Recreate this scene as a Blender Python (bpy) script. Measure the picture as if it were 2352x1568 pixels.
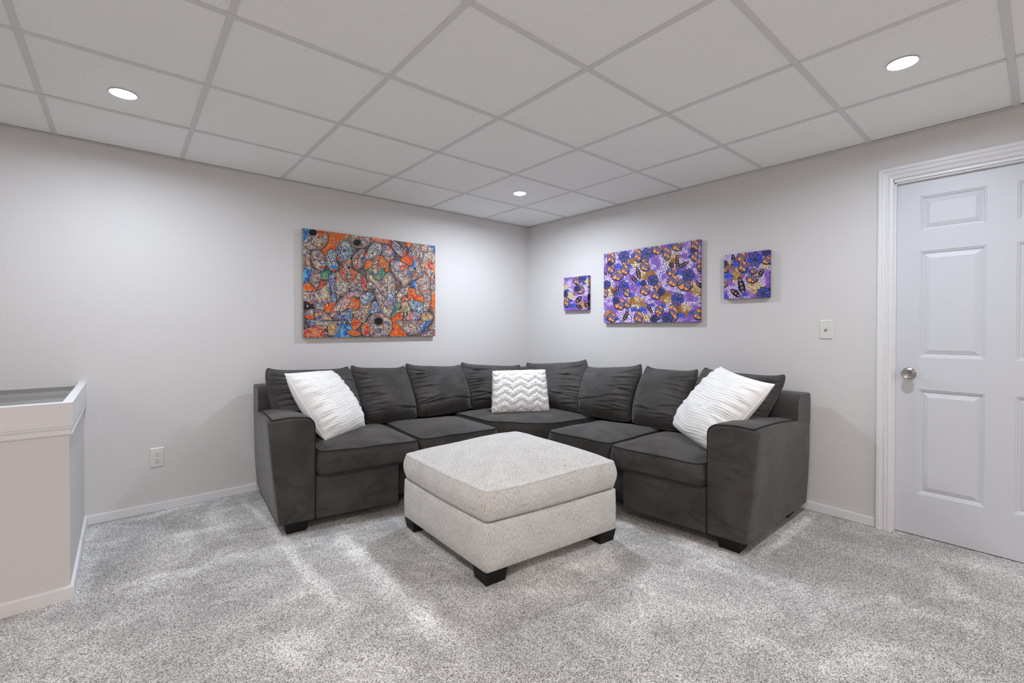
import bpy, bmesh, math, random
import numpy as np
from mathutils import Vector, Matrix

for o in list(bpy.data.objects):
    bpy.data.objects.remove(o)
SC = bpy.context.scene
COL = SC.collection

# ------------------------------------------------------------------ camera
cam_d = bpy.data.cameras.new('camera')
cam_d.sensor_width = 36.0
cam_d.lens = 1044.573 / 2352 * 36.0
cam_d.shift_y = -20.08 / 2352
cam_d.clip_start = 0.02
cam = bpy.data.objects.new('camera', cam_d)
COL.objects.link(cam)
YAW, PITCH, ROLL = 0.86437, -0.0097, 0.00101
fw = Vector((math.cos(PITCH) * math.cos(YAW), math.cos(PITCH) * math.sin(YAW), math.sin(PITCH)))
rt = Vector((math.sin(YAW), -math.cos(YAW), 0))
up = rt.cross(fw)
rt2 = math.cos(ROLL) * rt + math.sin(ROLL) * up
up2 = -math.sin(ROLL) * rt + math.cos(ROLL) * up
mw = Matrix((rt2, up2, -fw)).transposed().to_4x4()
mw.translation = Vector((-3.4017, -3.7149, 1.1817))
cam.matrix_world = mw
SC.camera = cam

# ------------------------------------------------------------------ world, lamps, exposure
world = bpy.data.worlds.new('world')
SC.world = world
world.use_nodes = True
world.node_tree.nodes['Background'].inputs[0].default_value = (0.02, 0.02, 0.02, 1)
world.node_tree.nodes['Background'].inputs[1].default_value = 0.2
LAMP_COOL = (0.82, 0.90, 1.0)
LAMP_WARM = (1.0, 0.86, 0.77)
LAMP_POWER = 18.5          # watts of light from each lamp over this corner of the room
LAMP_BACK = 16.3            # the lamps behind the camera
SC.view_settings.view_transform = 'Standard'
SC.view_settings.look = 'None'
SC.view_settings.exposure = 0.08
SC.view_settings.gamma = 1.0
SC.view_settings.use_curve_mapping = False
try:
    SC.cycles.use_denoising = True
    SC.cycles.max_bounces = 7
    SC.cycles.diffuse_bounces = 6
    SC.cycles.sample_clamp_indirect = 8.0
    SC.cycles.use_adaptive_sampling = True
    SC.cycles.adaptive_threshold = 0.02
    SC.cycles.use_light_tree = False
except Exception:
    pass

# ------------------------------------------------------------------ numpy noise
def _hash(ix, iy, seed):
    n = (ix.astype(np.int64) * 374761393 + iy.astype(np.int64) * 668265263 + seed * 144269) & 0xffffffff
    n = ((n ^ (n >> 13)) * 1274126177) & 0xffffffff
    n = n ^ (n >> 16)
    return (n & 0xffff) / 65535.0

def vnoise(x, y, seed=0):
    x = np.asarray(x, float); y = np.asarray(y, float)
    ix = np.floor(x); iy = np.floor(y)
    fx = x - ix; fy = y - iy
    fx = fx * fx * (3 - 2 * fx); fy = fy * fy * (3 - 2 * fy)
    a = _hash(ix, iy, seed); b = _hash(ix + 1, iy, seed)
    c = _hash(ix, iy + 1, seed); d = _hash(ix + 1, iy + 1, seed)
    return (a * (1 - fx) + b * fx) * (1 - fy) + (c * (1 - fx) + d * fx) * fy

def fbm(x, y, seed=0, o=3):
    v = 0; a = 0.5; t = 0
    for k in range(o):
        v = v + a * vnoise(x * 2 ** k, y * 2 ** k, seed + 17 * k); t += a; a *= .5
    return v / t

# ------------------------------------------------------------------ object helpers
def tag(o, label=None, cat=None, group=None, kind=None):
    if label: o['label'] = label
    if cat: o['category'] = cat
    if group: o['group'] = group
    if kind: o['kind'] = kind
    return o

def empty(name, loc, label=None, cat=None, group=None, kind=None):
    o = bpy.data.objects.new(name, None)
    o.empty_display_size = 0.1
    COL.objects.link(o)
    o.location = loc
    return tag(o, label, cat, group, kind)

def origin_of(o):
    v = Vector((0, 0, 0))
    while o is not None:
        v += o.location; o = o.parent
    return v

def mesh(name, verts, faces, mat, parent=None, smooth=False, colors=None):
    """verts in world coordinates; the object keeps its parent's origin"""
    me = bpy.data.meshes.new(name)
    off = origin_of(parent) if parent else Vector((0, 0, 0))
    V = np.asarray(verts, float).reshape(-1, 3) - np.array(off)
    me.from_pydata([tuple(v) for v in V], [], [tuple(int(i) for i in f) for f in faces])
    me.update()
    if smooth:
        me.polygons.foreach_set('use_smooth', [True] * len(me.polygons))
    if mat: me.materials.append(mat)
    if colors is not None:
        at = me.color_attributes.new('paint', 'FLOAT_COLOR', 'POINT')
        c = np.ones((len(V), 4)); c[:, :3] = colors
        at.data.foreach_set('color', c.ravel())
    o = bpy.data.objects.new(name, me)
    COL.objects.link(o)
    if parent: o.parent = parent
    return o

def recalc(o):
    bm = bmesh.new(); bm.from_mesh(o.data)
    bmesh.ops.recalc_face_normals(bm, faces=bm.faces)
    bm.to_mesh(o.data); bm.free()
    return o

def boxes(name, bl, mat, parent=None, bevel=0.0, smooth=False):
    """bl: list of (x0,x1,y0,y1,z0,z1)"""
    V = []; F = []
    for (x0, x1, y0, y1, z0, z1) in bl:
        b = len(V)
        V += [(x0, y0, z0), (x1, y0, z0), (x1, y1, z0), (x0, y1, z0), (x0, y0, z1), (x1, y0, z1), (x1, y1, z1), (x0, y1, z1)]
        F += [(b, b + 3, b + 2, b + 1), (b + 4, b + 5, b + 6, b + 7), (b, b + 1, b + 5, b + 4), (b + 1, b + 2, b + 6, b + 5), (b + 2, b + 3, b + 7, b + 6), (b + 3, b, b + 4, b + 7)]
    o = mesh(name, V, F, mat, parent, smooth)
    if bevel:
        m = o.modifiers.new('bevel', 'BEVEL'); m.width = bevel; m.segments = 2; m.limit_method = 'ANGLE'
    return o

def tube(pts, r, closed=False, n=8):
    P = np.asarray(pts, float); m = len(P)
    V = []; F = []
    nrm = None
    for i in range(m):
        if closed: t = P[(i + 1) % m] - P[i - 1]
        else: t = P[min(i + 1, m - 1)] - P[max(i - 1, 0)]
        t = t / (np.linalg.norm(t) + 1e-12)
        if nrm is None:
            a = np.array([0, 0, 1.]) if abs(t[2]) < .9 else np.array([1., 0, 0])
            nrm = np.cross(t, a)
        nrm = nrm - t * np.dot(nrm, t); nrm /= np.linalg.norm(nrm) + 1e-12
        b = np.cross(t, nrm)
        for k in range(n):
            an = 2 * math.pi * k / n
            V.append(P[i] + r * (math.cos(an) * nrm + math.sin(an) * b))
    seg = m if closed else m - 1
    for i in range(seg):
        j = (i + 1) % m
        for k in range(n):
            l = (k + 1) % n
            F.append((i * n + k, i * n + l, j * n + l, j * n + k))
    if not closed:
        F.append(tuple(range(n - 1, -1, -1))); F.append(tuple((m - 1) * n + k for k in range(n)))
    return V, F

def lathe(name, prof, center, axis, mat, parent=None, n=40, smooth=True):
    """prof: (radius, distance along axis)"""
    ax = Vector(axis).normalized()
    a = Vector((0, 0, 1)) if abs(ax.z) < .9 else Vector((1, 0, 0))
    u = ax.cross(a).normalized(); v = ax.cross(u)
    V = []; F = []; c = Vector(center)
    for (r, d) in prof:
        for k in range(n):
            an = 2 * math.pi * k / n
            V.append(c + ax * d + u * (r * math.cos(an)) + v * (r * math.sin(an)))
    for i in range(len(prof) - 1):
        for k in range(n):
            l = (k + 1) % n
            F.append((i * n + k, i * n + l, (i + 1) * n + l, (i + 1) * n + k))
    F.append(tuple(range(n - 1, -1, -1)))
    F.append(tuple((len(prof) - 1) * n + k for k in range(n)))
    o = mesh(name, V, F, mat, parent, smooth)
    recalc(o)
    if smooth:
        m = o.modifiers.new('edges', 'EDGE_SPLIT'); m.split_angle = math.radians(40)
    return o

# ------------------------------------------------------------------ materials
def srgb(r, g, b):
    f = lambda c: (c / 255 / 12.92) if c / 255 <= .04045 else ((c / 255 + .055) / 1.055) ** 2.4
    return (f(r), f(g), f(b), 1)

def newmat(name):
    m = bpy.data.materials.new(name); m.use_nodes = True
    nt = m.node_tree; b = nt.nodes['Principled BSDF']
    return m, nt, b

def nd(nt, t, **kw):
    n = nt.nodes.new(t)
    for k, v in kw.items():
        if k == 'inp':
            for a, c in v.items(): n.inputs[a].default_value = c
        else: setattr(n, k, v)
    return n

def coords(nt, scale=(1, 1, 1), rot=(0, 0, 0)):
    tc = nd(nt, 'ShaderNodeTexCoord'); mp = nd(nt, 'ShaderNodeMapping')
    mp.inputs['Scale'].default_value = scale; mp.inputs['Rotation'].default_value = rot
    nt.links.new(tc.outputs['Object'], mp.inputs['Vector'])
    return mp.outputs['Vector']

def noise(nt, vec, scale, detail=2.0, rough=.5):
    n = nd(nt, 'ShaderNodeTexNoise', inp={'Scale': scale, 'Detail': detail, 'Roughness': rough})
    nt.links.new(vec, n.inputs['Vector'])
    return n.outputs['Fac']

def ramp(nt, fac, stops):
    r = nd(nt, 'ShaderNodeValToRGB')
    e = r.color_ramp.elements
    while len(e) > 1: e.remove(e[-1])
    e[0].position, e[0].color = stops[0]
    for p, c in stops[1:]:
        x = e.new(p); x.color = c
    nt.links.new(fac, r.inputs['Fac'])
    return r.outputs['Color']

def g(v): return (v, v, v, 1)

def math_n(nt, op, a, b=None, c=None):
    n = nd(nt, 'ShaderNodeMath', operation=op)
    for i, x in enumerate((a, b, c)):
        if x is None: continue
        if isinstance(x, (int, float)): n.inputs[i].default_value = x
        else: nt.links.new(x, n.inputs[i])
    return n.outputs[0]

def mix(nt, fac, a, b, mode='MIX'):
    n = nd(nt, 'ShaderNodeMix', data_type='RGBA', blend_type=mode)
    for idx, x in ((0, fac), (6, a), (7, b)):
        if isinstance(x, (int, float, tuple)): n.inputs[idx].default_value = x
        else: nt.links.new(x, n.inputs[idx])
    return n.outputs[2]

def bump(nt, b, h, strength, dist):
    n = nd(nt, 'ShaderNodeBump', inp={'Strength': strength, 'Distance': dist})
    nt.links.new(h, n.inputs['Height']); nt.links.new(n.outputs['Normal'], b.inputs['Normal'])
    return n

def plain(name, col, rough=.5, metal=0.0, spec=.5):
    m, nt, b = newmat(name)
    b.inputs['Base Color'].default_value = col
    b.inputs['Roughness'].default_value = rough
    b.inputs['Metallic'].default_value = metal
    b.inputs['Specular IOR Level'].default_value = spec
    return m

def wall_paint():
    m, nt, b = newmat('greige_wall_paint')
    v = coords(nt)
    n1 = noise(nt, v, 62, 2, .55)
    big = noise(nt, v, 1.3, 2)
    c = mix(nt, big, (.68, .665, .66, 1), (.70, .685, .68, 1))
    nt.links.new(c, b.inputs['Base Color'])
    bump(nt, b, n1, .16, .005)
    b.inputs['Roughness'].default_value = .62
    b.inputs['Specular IOR Level'].default_value = .3
    return m

def tile_mat():
    m, nt, b = newmat('mineral_fibre_tile')
    v = coords(nt)
    vo = nd(nt, 'ShaderNodeTexVoronoi', inp={'Scale': 300.0, 'Randomness': 1.0})
    nt.links.new(v, vo.inputs['Vector'])
    sel = noise(nt, v, 160, 2)
    rad = math_n(nt, 'MULTIPLY', ramp(nt, sel, [(.45, g(0)), (.70, g(1))]), .36)
    pit = math_n(nt, 'LESS_THAN', vo.outputs['Distance'], rad)
    fine = noise(nt, v, 260, 2)
    base = mix(nt, fine, (.90, .91, .895, 1), (.96, .97, .955, 1))
    c = mix(nt, math_n(nt, 'MULTIPLY', pit, .50), base, (.25, .24, .23, 1))
    nt.links.new(c, b.inputs['Base Color'])
    b.inputs['Roughness'].default_value = .95
    b.inputs['Specular IOR Level'].default_value = .1
    return m

def carpet_mat():
    m, nt, b = newmat('grey_carpet_pile')
    v = coords(nt)
    # tuft speckle
    vo = nd(nt, 'ShaderNodeTexVoronoi', inp={'Scale': 310.0})
    nt.links.new(v, vo.inputs['Vector'])
    sep = nd(nt, 'ShaderNodeSeparateColor'); nt.links.new(vo.outputs['Color'], sep.inputs[0])
    f1 = noise(nt, v, 330, 2, .6)
    sp = math_n(nt, 'ADD', math_n(nt, 'MULTIPLY', sep.outputs[0], .55), math_n(nt, 'MULTIPLY', f1, .62))
    tuft = ramp(nt, sp, [(.30, (.11, .107, .103, 1)), (.45, (.36, .353, .345, 1)), (.58, (.58, .57, .56, 1)), (.78, (.90, .89, .875, 1))])
    # brushed nap patches
    wv = nd(nt, 'ShaderNodeTexNoise', inp={'Scale': 3.0, 'Detail': 5.0, 'Roughness': .66, 'Distortion': .6})
    nt.links.new(v, wv.inputs['Vector'])
    w2 = noise(nt, v, .8, 2)
    nap = math_n(nt, 'ADD', math_n(nt, 'MULTIPLY', wv.outputs['Fac'], .7), math_n(nt, 'MULTIPLY', w2, .3))
    naplit = ramp(nt, nap, [(.38, g(.76)), (.47, g(.90)), (.54, g(1.10)), (.64, g(1.48))])
    c = mix(nt, 1.0, tuft, naplit, 'MULTIPLY')
    # vacuum strokes: long brushed lines in the pile
    sepv = nd(nt, 'ShaderNodeSeparateXYZ'); nt.links.new(v, sepv.inputs[0])
    wob = math_n(nt, 'MULTIPLY', math_n(nt, 'SUBTRACT', noise(nt, v, 3.5, 3), .5), .12)
    streak = None
    for (x0, y0, x1, y1, wd, amp) in STROKES:
        dx, dy = x1 - x0, y1 - y0; L = math.hypot(dx, dy); dx /= L; dy /= L
        px = math_n(nt, 'SUBTRACT', sepv.outputs[0], x0); py = math_n(nt, 'SUBTRACT', sepv.outputs[1], y0)
        al = math_n(nt, 'ADD', math_n(nt, 'MULTIPLY', px, dx), math_n(nt, 'MULTIPLY', py, dy))
        ac = math_n(nt, 'SUBTRACT', math_n(nt, 'MULTIPLY', px, dy), math_n(nt, 'MULTIPLY', py, dx))
        ac = math_n(nt, 'ABSOLUTE', math_n(nt, 'ADD', ac, wob))
        mr = nd(nt, 'ShaderNodeMapRange', interpolation_type='SMOOTHSTEP', inp={'From Min': wd, 'From Max': wd * .2, 'To Min': 0.0, 'To Max': amp})
        nt.links.new(ac, mr.inputs['Value'])
        e1 = nd(nt, 'ShaderNodeMapRange', interpolation_type='SMOOTHSTEP', inp={'From Min': -.05, 'From Max': .1})
        nt.links.new(al, e1.inputs['Value'])
        e2 = nd(nt, 'ShaderNodeMapRange', interpolation_type='SMOOTHSTEP', inp={'From Min': L + .05, 'From Max': L - .15})
        nt.links.new(al, e2.inputs['Value'])
        s = math_n(nt, 'MULTIPLY', mr.outputs[0], math_n(nt, 'MULTIPLY', e1.outputs[0], e2.outputs[0]))
        streak = s if streak is None else math_n(nt, 'MAXIMUM', streak, s)
    gain = math_n(nt, 'MULTIPLY_ADD', streak, .75, 1.0)
    comb = nd(nt, 'ShaderNodeCombineColor')
    for i in range(3): nt.links.new(gain, comb.inputs[i])
    c = mix(nt, 1.0, c, comb.outputs[0], 'MULTIPLY')
    nt.links.new(c, b.inputs['Base Color'])
    bump(nt, b, math_n(nt, 'ADD', sp, math_n(nt, 'MULTIPLY', noise(nt, v, 500, 1), .5)), .8, .006)
    b.inputs['Roughness'].default_value = 1.0
    b.inputs['Specular IOR Level'].default_value = .05
    b.inputs['Sheen Weight'].default_value = .15
    return m
# brushed lines in the carpet nap: x0,y0,x1,y1,half width,gain
STROKES = [(-2.775, -.10, -2.765, -.98, .030, .45), (-2.745, -.90, -2.70, -1.83, .055, .50), (-2.475, -1.02, -2.49, -1.60, .060, .42), (-2.49, -1.50, -2.475, -2.30, .095, .50),
           (-2.14, -1.05, -2.17, -1.95, .045, .35), (-2.92, -1.60, -2.72, -1.54, .060, .40), (-2.42, -1.03, -2.10, -1.09, .070, .35), (-.93, -2.775, -.05, -2.765, .040, .60),
           (-1.06, -1.97, -1.05, -2.40, .085, .40), (-1.05, -2.35, -1.04, -2.72, .085, .45), (-3.20, -.52, -2.90, -.53, .060, .45), (-3.00, -.27, -2.85, -.26, .030, .40),
           (-1.35, -2.25, -1.95, -2.20, .060, .25), (-3.555, -.05, -3.54, -1.10, .040, .25)]

def suede():
    m, nt, b = newmat('charcoal_microsuede')
    v = coords(nt)
    big = nd(nt, 'ShaderNodeTexNoise', inp={'Scale': 4.0, 'Detail': 3.0, 'Roughness': .5, 'Distortion': .7})
    nt.links.new(v, big.inputs['Vector'])
    f = noise(nt, v, 420, 2)
    c = ramp(nt, big.outputs['Fac'], [(.34, (.048, .0435, .0412, 1)), (.47, (.058, .0533, .0506, 1)), (.53, (.068, .0627, .06, 1)), (.64, (.079, .0737, .0704, 1))])
    c = mix(nt, .25, c, ramp(nt, f, [(.3, g(.02)), (.7, g(.10))]))
    br = nd(nt, 'ShaderNodeTexNoise', inp={'Scale': 1.0, 'Detail': 2.0, 'Roughness': .4, 'Distortion': .9})
    nt.links.new(coords(nt, (4.5, 4.5, 9.0), (0, .5, 0)), br.inputs['Vector'])
    c = mix(nt, 1.0, c, ramp(nt, br.outputs['Fac'], [(.54, g(1)), (.59, g(.80)), (.66, g(.82)), (.71, g(1))]), 'MULTIPLY')
    nt.links.new(c, b.inputs['Base Color'])
    b.inputs['Roughness'].default_value = .85
    b.inputs['Specular IOR Level'].default_value = .2
    b.inputs['Sheen Weight'].default_value = .35
    b.inputs['Sheen Roughness'].default_value = .45
    b.inputs['Sheen Tint'].default_value = (.50, .49, .48, 1)
    bump(nt, b, math_n(nt, 'ADD', f, math_n(nt, 'MULTIPLY', noise(nt, v, 25, 3), 2.0)), .15, .003)
    return m

def chenille():
    m, nt, b = newmat('woven_grey_chenille')
    tc = nd(nt, 'ShaderNodeTexCoord')
    v0 = tc.outputs['UV']
    def wv(scale, rot):
        mp = nd(nt, 'ShaderNodeMapping'); mp.inputs['Scale'].default_value = (scale, scale, scale); mp.inputs['Rotation'].default_value = (0, 0, rot)
        nt.links.new(v0, mp.inputs['Vector']); return mp.outputs['Vector']
    va = wv(1, 0)
    sep = nd(nt, 'ShaderNodeSeparateXYZ'); nt.links.new(va, sep.inputs[0])
    jit = math_n(nt, 'MULTIPLY', noise(nt, va, 25, 2), .012)
    sx = math_n(nt, 'SINE', math_n(nt, 'MULTIPLY', math_n(nt, 'ADD', sep.outputs[0], jit), 2 * math.pi / .0085))
    sy = math_n(nt, 'SINE', math_n(nt, 'MULTIPLY', math_n(nt, 'ADD', sep.outputs[1], jit), 2 * math.pi / .0085))
    weave = math_n(nt, 'MULTIPLY', sx, sy)
    st = nd(nt, 'ShaderNodeMapping'); st.inputs['Scale'].default_value = (260, 60, 60)
    nt.links.new(v0, st.inputs['Vector'])
    fl = noise(nt, st.outputs[0], 1, 3, .6)
    big = noise(nt, va, 9, 4, .6)
    k = math_n(nt, 'ADD', math_n(nt, 'MULTIPLY', weave, .13), math_n(nt, 'ADD', math_n(nt, 'MULTIPLY', fl, .85), math_n(nt, 'MULTIPLY', big, .22)))
    c = ramp(nt, k, [(.25, (.26, .253, .245, 1)), (.42, (.54, .53, .515, 1)), (.58, (.76, .75, .735, 1)), (.80, (.92, .91, .895, 1))])
    nt.links.new(c, b.inputs['Base Color'])
    b.inputs['Roughness'].default_value = .92
    b.inputs['Specular IOR Level'].default_value = .15
    b.inputs['Sheen Weight'].default_value = .2
    bump(nt, b, math_n(nt, 'ADD', weave, fl), .45, .0025)
    return m

def cotton(name, col, sc=300):
    m, nt, b = newmat(name)
    v = coords(nt)
    n1 = noise(nt, v, sc, 2); n2 = noise(nt, v, 40, 3)
    c = mix(nt, n2, tuple(x * .94 for x in col[:3]) + (1,), col)
    nt.links.new(c, b.inputs['Base Color'])
    b.inputs['Roughness'].default_value = .9
    b.inputs['Specular IOR Level'].default_value = .15
    b.inputs['Sheen Weight'].default_value = .2
    bump(nt, b, math_n(nt, 'ADD', n1, n2), .3, .002)
    return m

def door_paint():
    m, nt, b = newmat('white_woodgrain_door_paint')
    v = coords(nt, (18, 18, 1.6))
    gr = nd(nt, 'ShaderNodeTexNoise', inp={'Scale': 6.0, 'Detail': 4.0, 'Roughness': .6, 'Distortion': 1.2})
    nt.links.new(v, gr.inputs['Vector'])
    b.inputs['Base Color'].default_value = (.66, .675, .72, 1)
    b.inputs['Roughness'].default_value = .42
    bump(nt, b, gr.outputs['Fac'], .12, .002)
    return m

def painted_canvas():
    m, nt, b = newmat('painted_canvas')
    at = nd(nt, 'ShaderNodeAttribute', attribute_name='paint')
    nt.links.new(at.outputs['Color'], b.inputs['Base Color'])
    b.inputs['Roughness'].default_value = .55
    b.inputs['Specular IOR Level'].default_value = .25
    v = coords(nt)
    bump(nt, b, noise(nt, v, 500, 2), .15, .001)
    return m

def brushed_steel():
    m, nt, b = newmat('brushed_nickel')
    b.inputs['Base Color'].default_value = (.42, .41, .40, 1)
    b.inputs['Metallic'].default_value = 1.0
    b.inputs['Roughness'].default_value = .28
    b.inputs['Anisotropic'].default_value = .6
    v = coords(nt)
    bump(nt, b, noise(nt, v, 300, 2), .05, .001)
    return m

def tray_mat(name, col):
    m, nt, b = newmat(name)
    v = coords(nt, (2.0, 60, 60))
    n = noise(nt, v, 1.5, 3)
    c = mix(nt, n, tuple(x * .9 for x in col[:3]) + (1,), col)
    nt.links.new(c, b.inputs['Base Color'])
    b.inputs['Roughness'].default_value = .4
    return m

def lamp_mat(name, col, power):
    m, nt, b = newmat(name)
    b.inputs['Base Color'].default_value = (.9, .9, .9, 1)
    b.inputs['Emission Color'].default_value = col + (1,)
    b.inputs['Emission Strength'].default_value = power
    m.cycles.emission_sampling = 'NONE'      # the light itself comes from the LED behind the lens
    return m

M_WALL = wall_paint()
M_TILE = tile_mat()
M_TEE = plain('painted_ceiling_grid', (.72, .72, .715, 1), .6)
M_CARPET = carpet_mat()
M_TRIM = plain('white_trim_paint', (.78, .78, .80, 1), .38)
M_DOOR = door_paint()
M_SUEDE = suede()
M_PIPE = plain('charcoal_piping', (.030, .031, .030, 1), .9, 0, .1)
M_CHEN = chenille()
M_COTTON = cotton('white_cotton', (.96, .955, .945, 1))
M_FLUFF = cotton('white_fluffy_plush', (.96, .955, .95, 1), 500)
M_BLACK = plain('black_plastic', (.006, .006, .006, 1), .55, 0, .3)
M_CANVAS = painted_canvas()
M_RAW = plain('raw_canvas_edge', (.55, .52, .46, 1), .9)
M_STEEL = brushed_steel()
M_PLATE = plain('ivory_white_plastic', (.72, .715, .67, 1), .35)
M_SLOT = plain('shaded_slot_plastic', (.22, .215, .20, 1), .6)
M_DARK = plain('dark_slot', (.012, .012, .012, 1), .8)
M_SHADOWGAP = plain('ceiling_void_black', (.02, .02, .02, 1), .9)
# ================================================================== the room
HC = 2.2923                     # ceiling height (underside of the grid)
XW, YB = -6.4, -6.7             # far left wall and the wall behind the camera
floor = boxes('floor', [(XW - .1, .3, YB - .1, .1, -.12, 0)], M_CARPET)
tag(floor, 'grey speckled plush carpet with brushed light patches', 'carpet', kind='structure')

wl = boxes('wall_left', [(XW - .1, .1, 0, .1, -.1, HC + .15)], M_WALL)
tag(wl, 'long greige wall behind the colourful figure painting', 'wall', kind='structure')
DY0, DY1, DZ1 = -3.145, -3.955, 2.024          # door edges and top
wr = boxes('wall_right', [(0, .1, DY0 + .02, 0, -.1, HC + .15), (0, .1, YB, DY1 - .02, -.1, HC + .15), (0, .1, DY1 - .02, DY0 + .02, DZ1 + .02, HC + .15)], M_WALL)
tag(wr, 'greige wall with three patterned canvases and the white door', 'wall', kind='structure')
wb = boxes('wall_back', [(XW - .1, .1, YB - .1, YB, -.1, HC + .15)], M_WALL)
tag(wb, 'greige wall behind the camera', 'wall', kind='structure')
wf = boxes('wall_far', [(XW - .1, XW, YB, 0, -.1, HC + .15)], M_WALL)
tag(wf, 'greige wall at the far left end of the room', 'wall', kind='structure')

# low boxed-in wall with a white rim and a recessed top
PX, PY = -3.586, -.957
pony = boxes('wall_pony', [(XW, PX, PY, 0, 0, .80)], M_WALL)
tag(pony, 'low greige half wall with a white rimmed top at the left', 'half wall', kind='structure')
def prof_L(name, prof, z0s, mat, parent, label):
    """a moulding running along the front of the half wall and round its end; prof = (outward, z)"""
    V = []; F = []
    n = len(prof)
    for (o, z) in prof:
        V += [(XW, PY - o, z), (PX + o, PY - o, z), (PX + o, 0, z)]
    for i in range(n):
        j = (i + 1) % n
        for k in range(2):
            F.append((i * 3 + k, i * 3 + k + 1, j * 3 + k + 1, j * 3 + k))
    F.append(tuple(i * 3 for i in range(n))); F.append(tuple(i * 3 + 2 for i in range(n))[::-1])
    o = recalc(mesh(name, V, F, mat, parent))
    if label: tag(o, label)
    return o
cap = empty('trim_1', (PX, PY, .72), 'white flat rim and moulding capping the half wall', 'trim', kind='structure')
prof_L('rim', [(-.022, .78), (.013, .757), (.013, .858), (.011, .860), (-.020, .860), (-.022, .858)], 0, M_TRIM, cap, None)
prof_L('moulding', [(0, .758), (.009, .758), (.012, .754), (.012, .748), (.006, .743), (.003, .738), (.003, .734), (.009, .731), (.012, .726), (.010, .720), (.004, .716), (0, .716)], 0, M_TRIM, cap, None)
tray = empty('trim_2', (PX, 0, .8), 'grey green recessed ledge in long bands on the half wall', 'ledge', kind='structure')
bands = [(0, -.235, (.13, .122, .115, 1)), (-.238, -.425, (.205, .21, .195, 1)), (-.428, -.585, (.155, .15, .143, 1)), (-.588, -.80, (.23, .232, .22, 1)), (-.803, PY + .02, (.205, .21, .195, 1))]  # lengthwise strips of darker and lighter grey across the ledge
for k, (y1, y0, c) in enumerate(bands):
    boxes('ledge_strip', [(XW, PX - .02, y0, y1, .80, .838)], tray_mat('grey_ledge_strip_%d' % k, c), tray, .0015)

# baseboards
def bb(name, bl, label):
    o = boxes(name, bl, M_TRIM, None, .004)
    return tag(o, label, 'baseboard', kind='structure')
bb('baseboard_left', [(PX, 0, -.012, 0, 0, .056)], 'white baseboard along the wall under the figure painting')
bb('baseboard_right', [(-.012, 0, -3.066, -.012, 0, .056)], 'white baseboard between the sofa and the door casing')
bo = prof_L('baseboard_pony', [(0, .058), (.010, .058), (.013, .050), (.013, 0), (0, 0)], 0, M_TRIM, None, None)
tag(bo, 'white baseboard wrapping the low half wall', 'baseboard', kind='structure')
bb('baseboard_door', [(-.012, 0, YB, DY1 - .078, 0, .056)], 'white baseboard beyond the door, out of the picture')
bb('baseboard_back', [(XW, 0, YB, YB + .012, 0, .056)], 'white baseboard behind the camera')

# ---------------------------------------------------------------- ceiling grid with separate tiles
ceil = empty('ceiling', (0, 0, HC), 'white suspended ceiling of square speckled tiles in a metal grid', 'ceiling', kind='structure')
void = boxes('ceiling_backing', [(XW - .1, .1, YB - .1, .1, HC + .03, HC + .06)], M_SHADOWGAP, ceil)
GX = [0, .6218, 1.2516, 1.8837, 2.5025, 3.1050, 3.6991]
GY = [0, .5997, 1.2157, 1.8251, 2.4329, 3.0278, 3.6150]
while GX[-1] < -XW: GX.append(GX[-1] + .606)
while GY[-1] < -YB: GY.append(GY[-1] + .606)
GX[-1] = -XW; GY[-1] = -YB
TW = .012
rnd = random.Random(4)
tile_cache = {}
for i in range(len(GX) - 1):
    for j in range(len(GY) - 1):
        w = GX[i + 1] - GX[i] - .008; d = GY[j + 1] - GY[j] - .008
        key = (round(w, 3), round(d, 3))
        if key not in tile_cache:
            V = []
            for (z, e) in ((.016, 0), (.0035, 0), (.0022, .0015)):
                for sx, sy in ((-1, -1), (1, -1), (1, 1), (-1, 1)):
                    V.append((sx * (w / 2 - e), sy * (d / 2 - e), z))
            F = [(0, 1, 2, 3), (11, 10, 9, 8)]
            for r in range(2):
                for k in range(4):
                    l = (k + 1) % 4
                    F.append((r * 4 + k, (r + 1) * 4 + k, (r + 1) * 4 + l, r * 4 + l))
            me = bpy.data.meshes.new('ceiling_tile'); me.from_pydata(V, [], F); me.update(); me.materials.append(M_TILE)
            tile_cache[key] = me
        o = bpy.data.objects.new('ceiling_tile', tile_cache[key]); COL.objects.link(o); o.parent = ceil
        o.location = (-(GX[i] + GX[i + 1]) / 2, -(GY[j] + GY[j + 1]) / 2, rnd.uniform(-.0004, .0008))
for y in GY[1:-1]:
    boxes('main_tee', [(XW, -.001, -y - TW, -y + TW, HC - .0015, HC + .0015), (XW, 0, -y - .001, -y + .001, HC, HC + .028)], M_TEE, ceil)
for x in GX[1:-1]:
    for j in range(len(GY) - 1):
        a = GY[j] + (TW + .001 if j else .001); b_ = GY[j + 1] - TW - .001
        boxes('cross_tee', [(-x - TW, -x + TW, -b_, -a, HC - .0008, HC + .0018)], M_TEE, ceil)
boxes('wall_angle', [(XW, 0, -.022, 0, HC - .004, HC - .002), (XW, 0, -.0015, 0, HC - .004, HC + .02)], M_TEE, ceil)
boxes('wall_angle', [(-.022, 0, YB, -.022, HC - .004, HC - .002), (-.0015, 0, YB, 0, HC - .004, HC + .02)], M_TEE, ceil)

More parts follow.
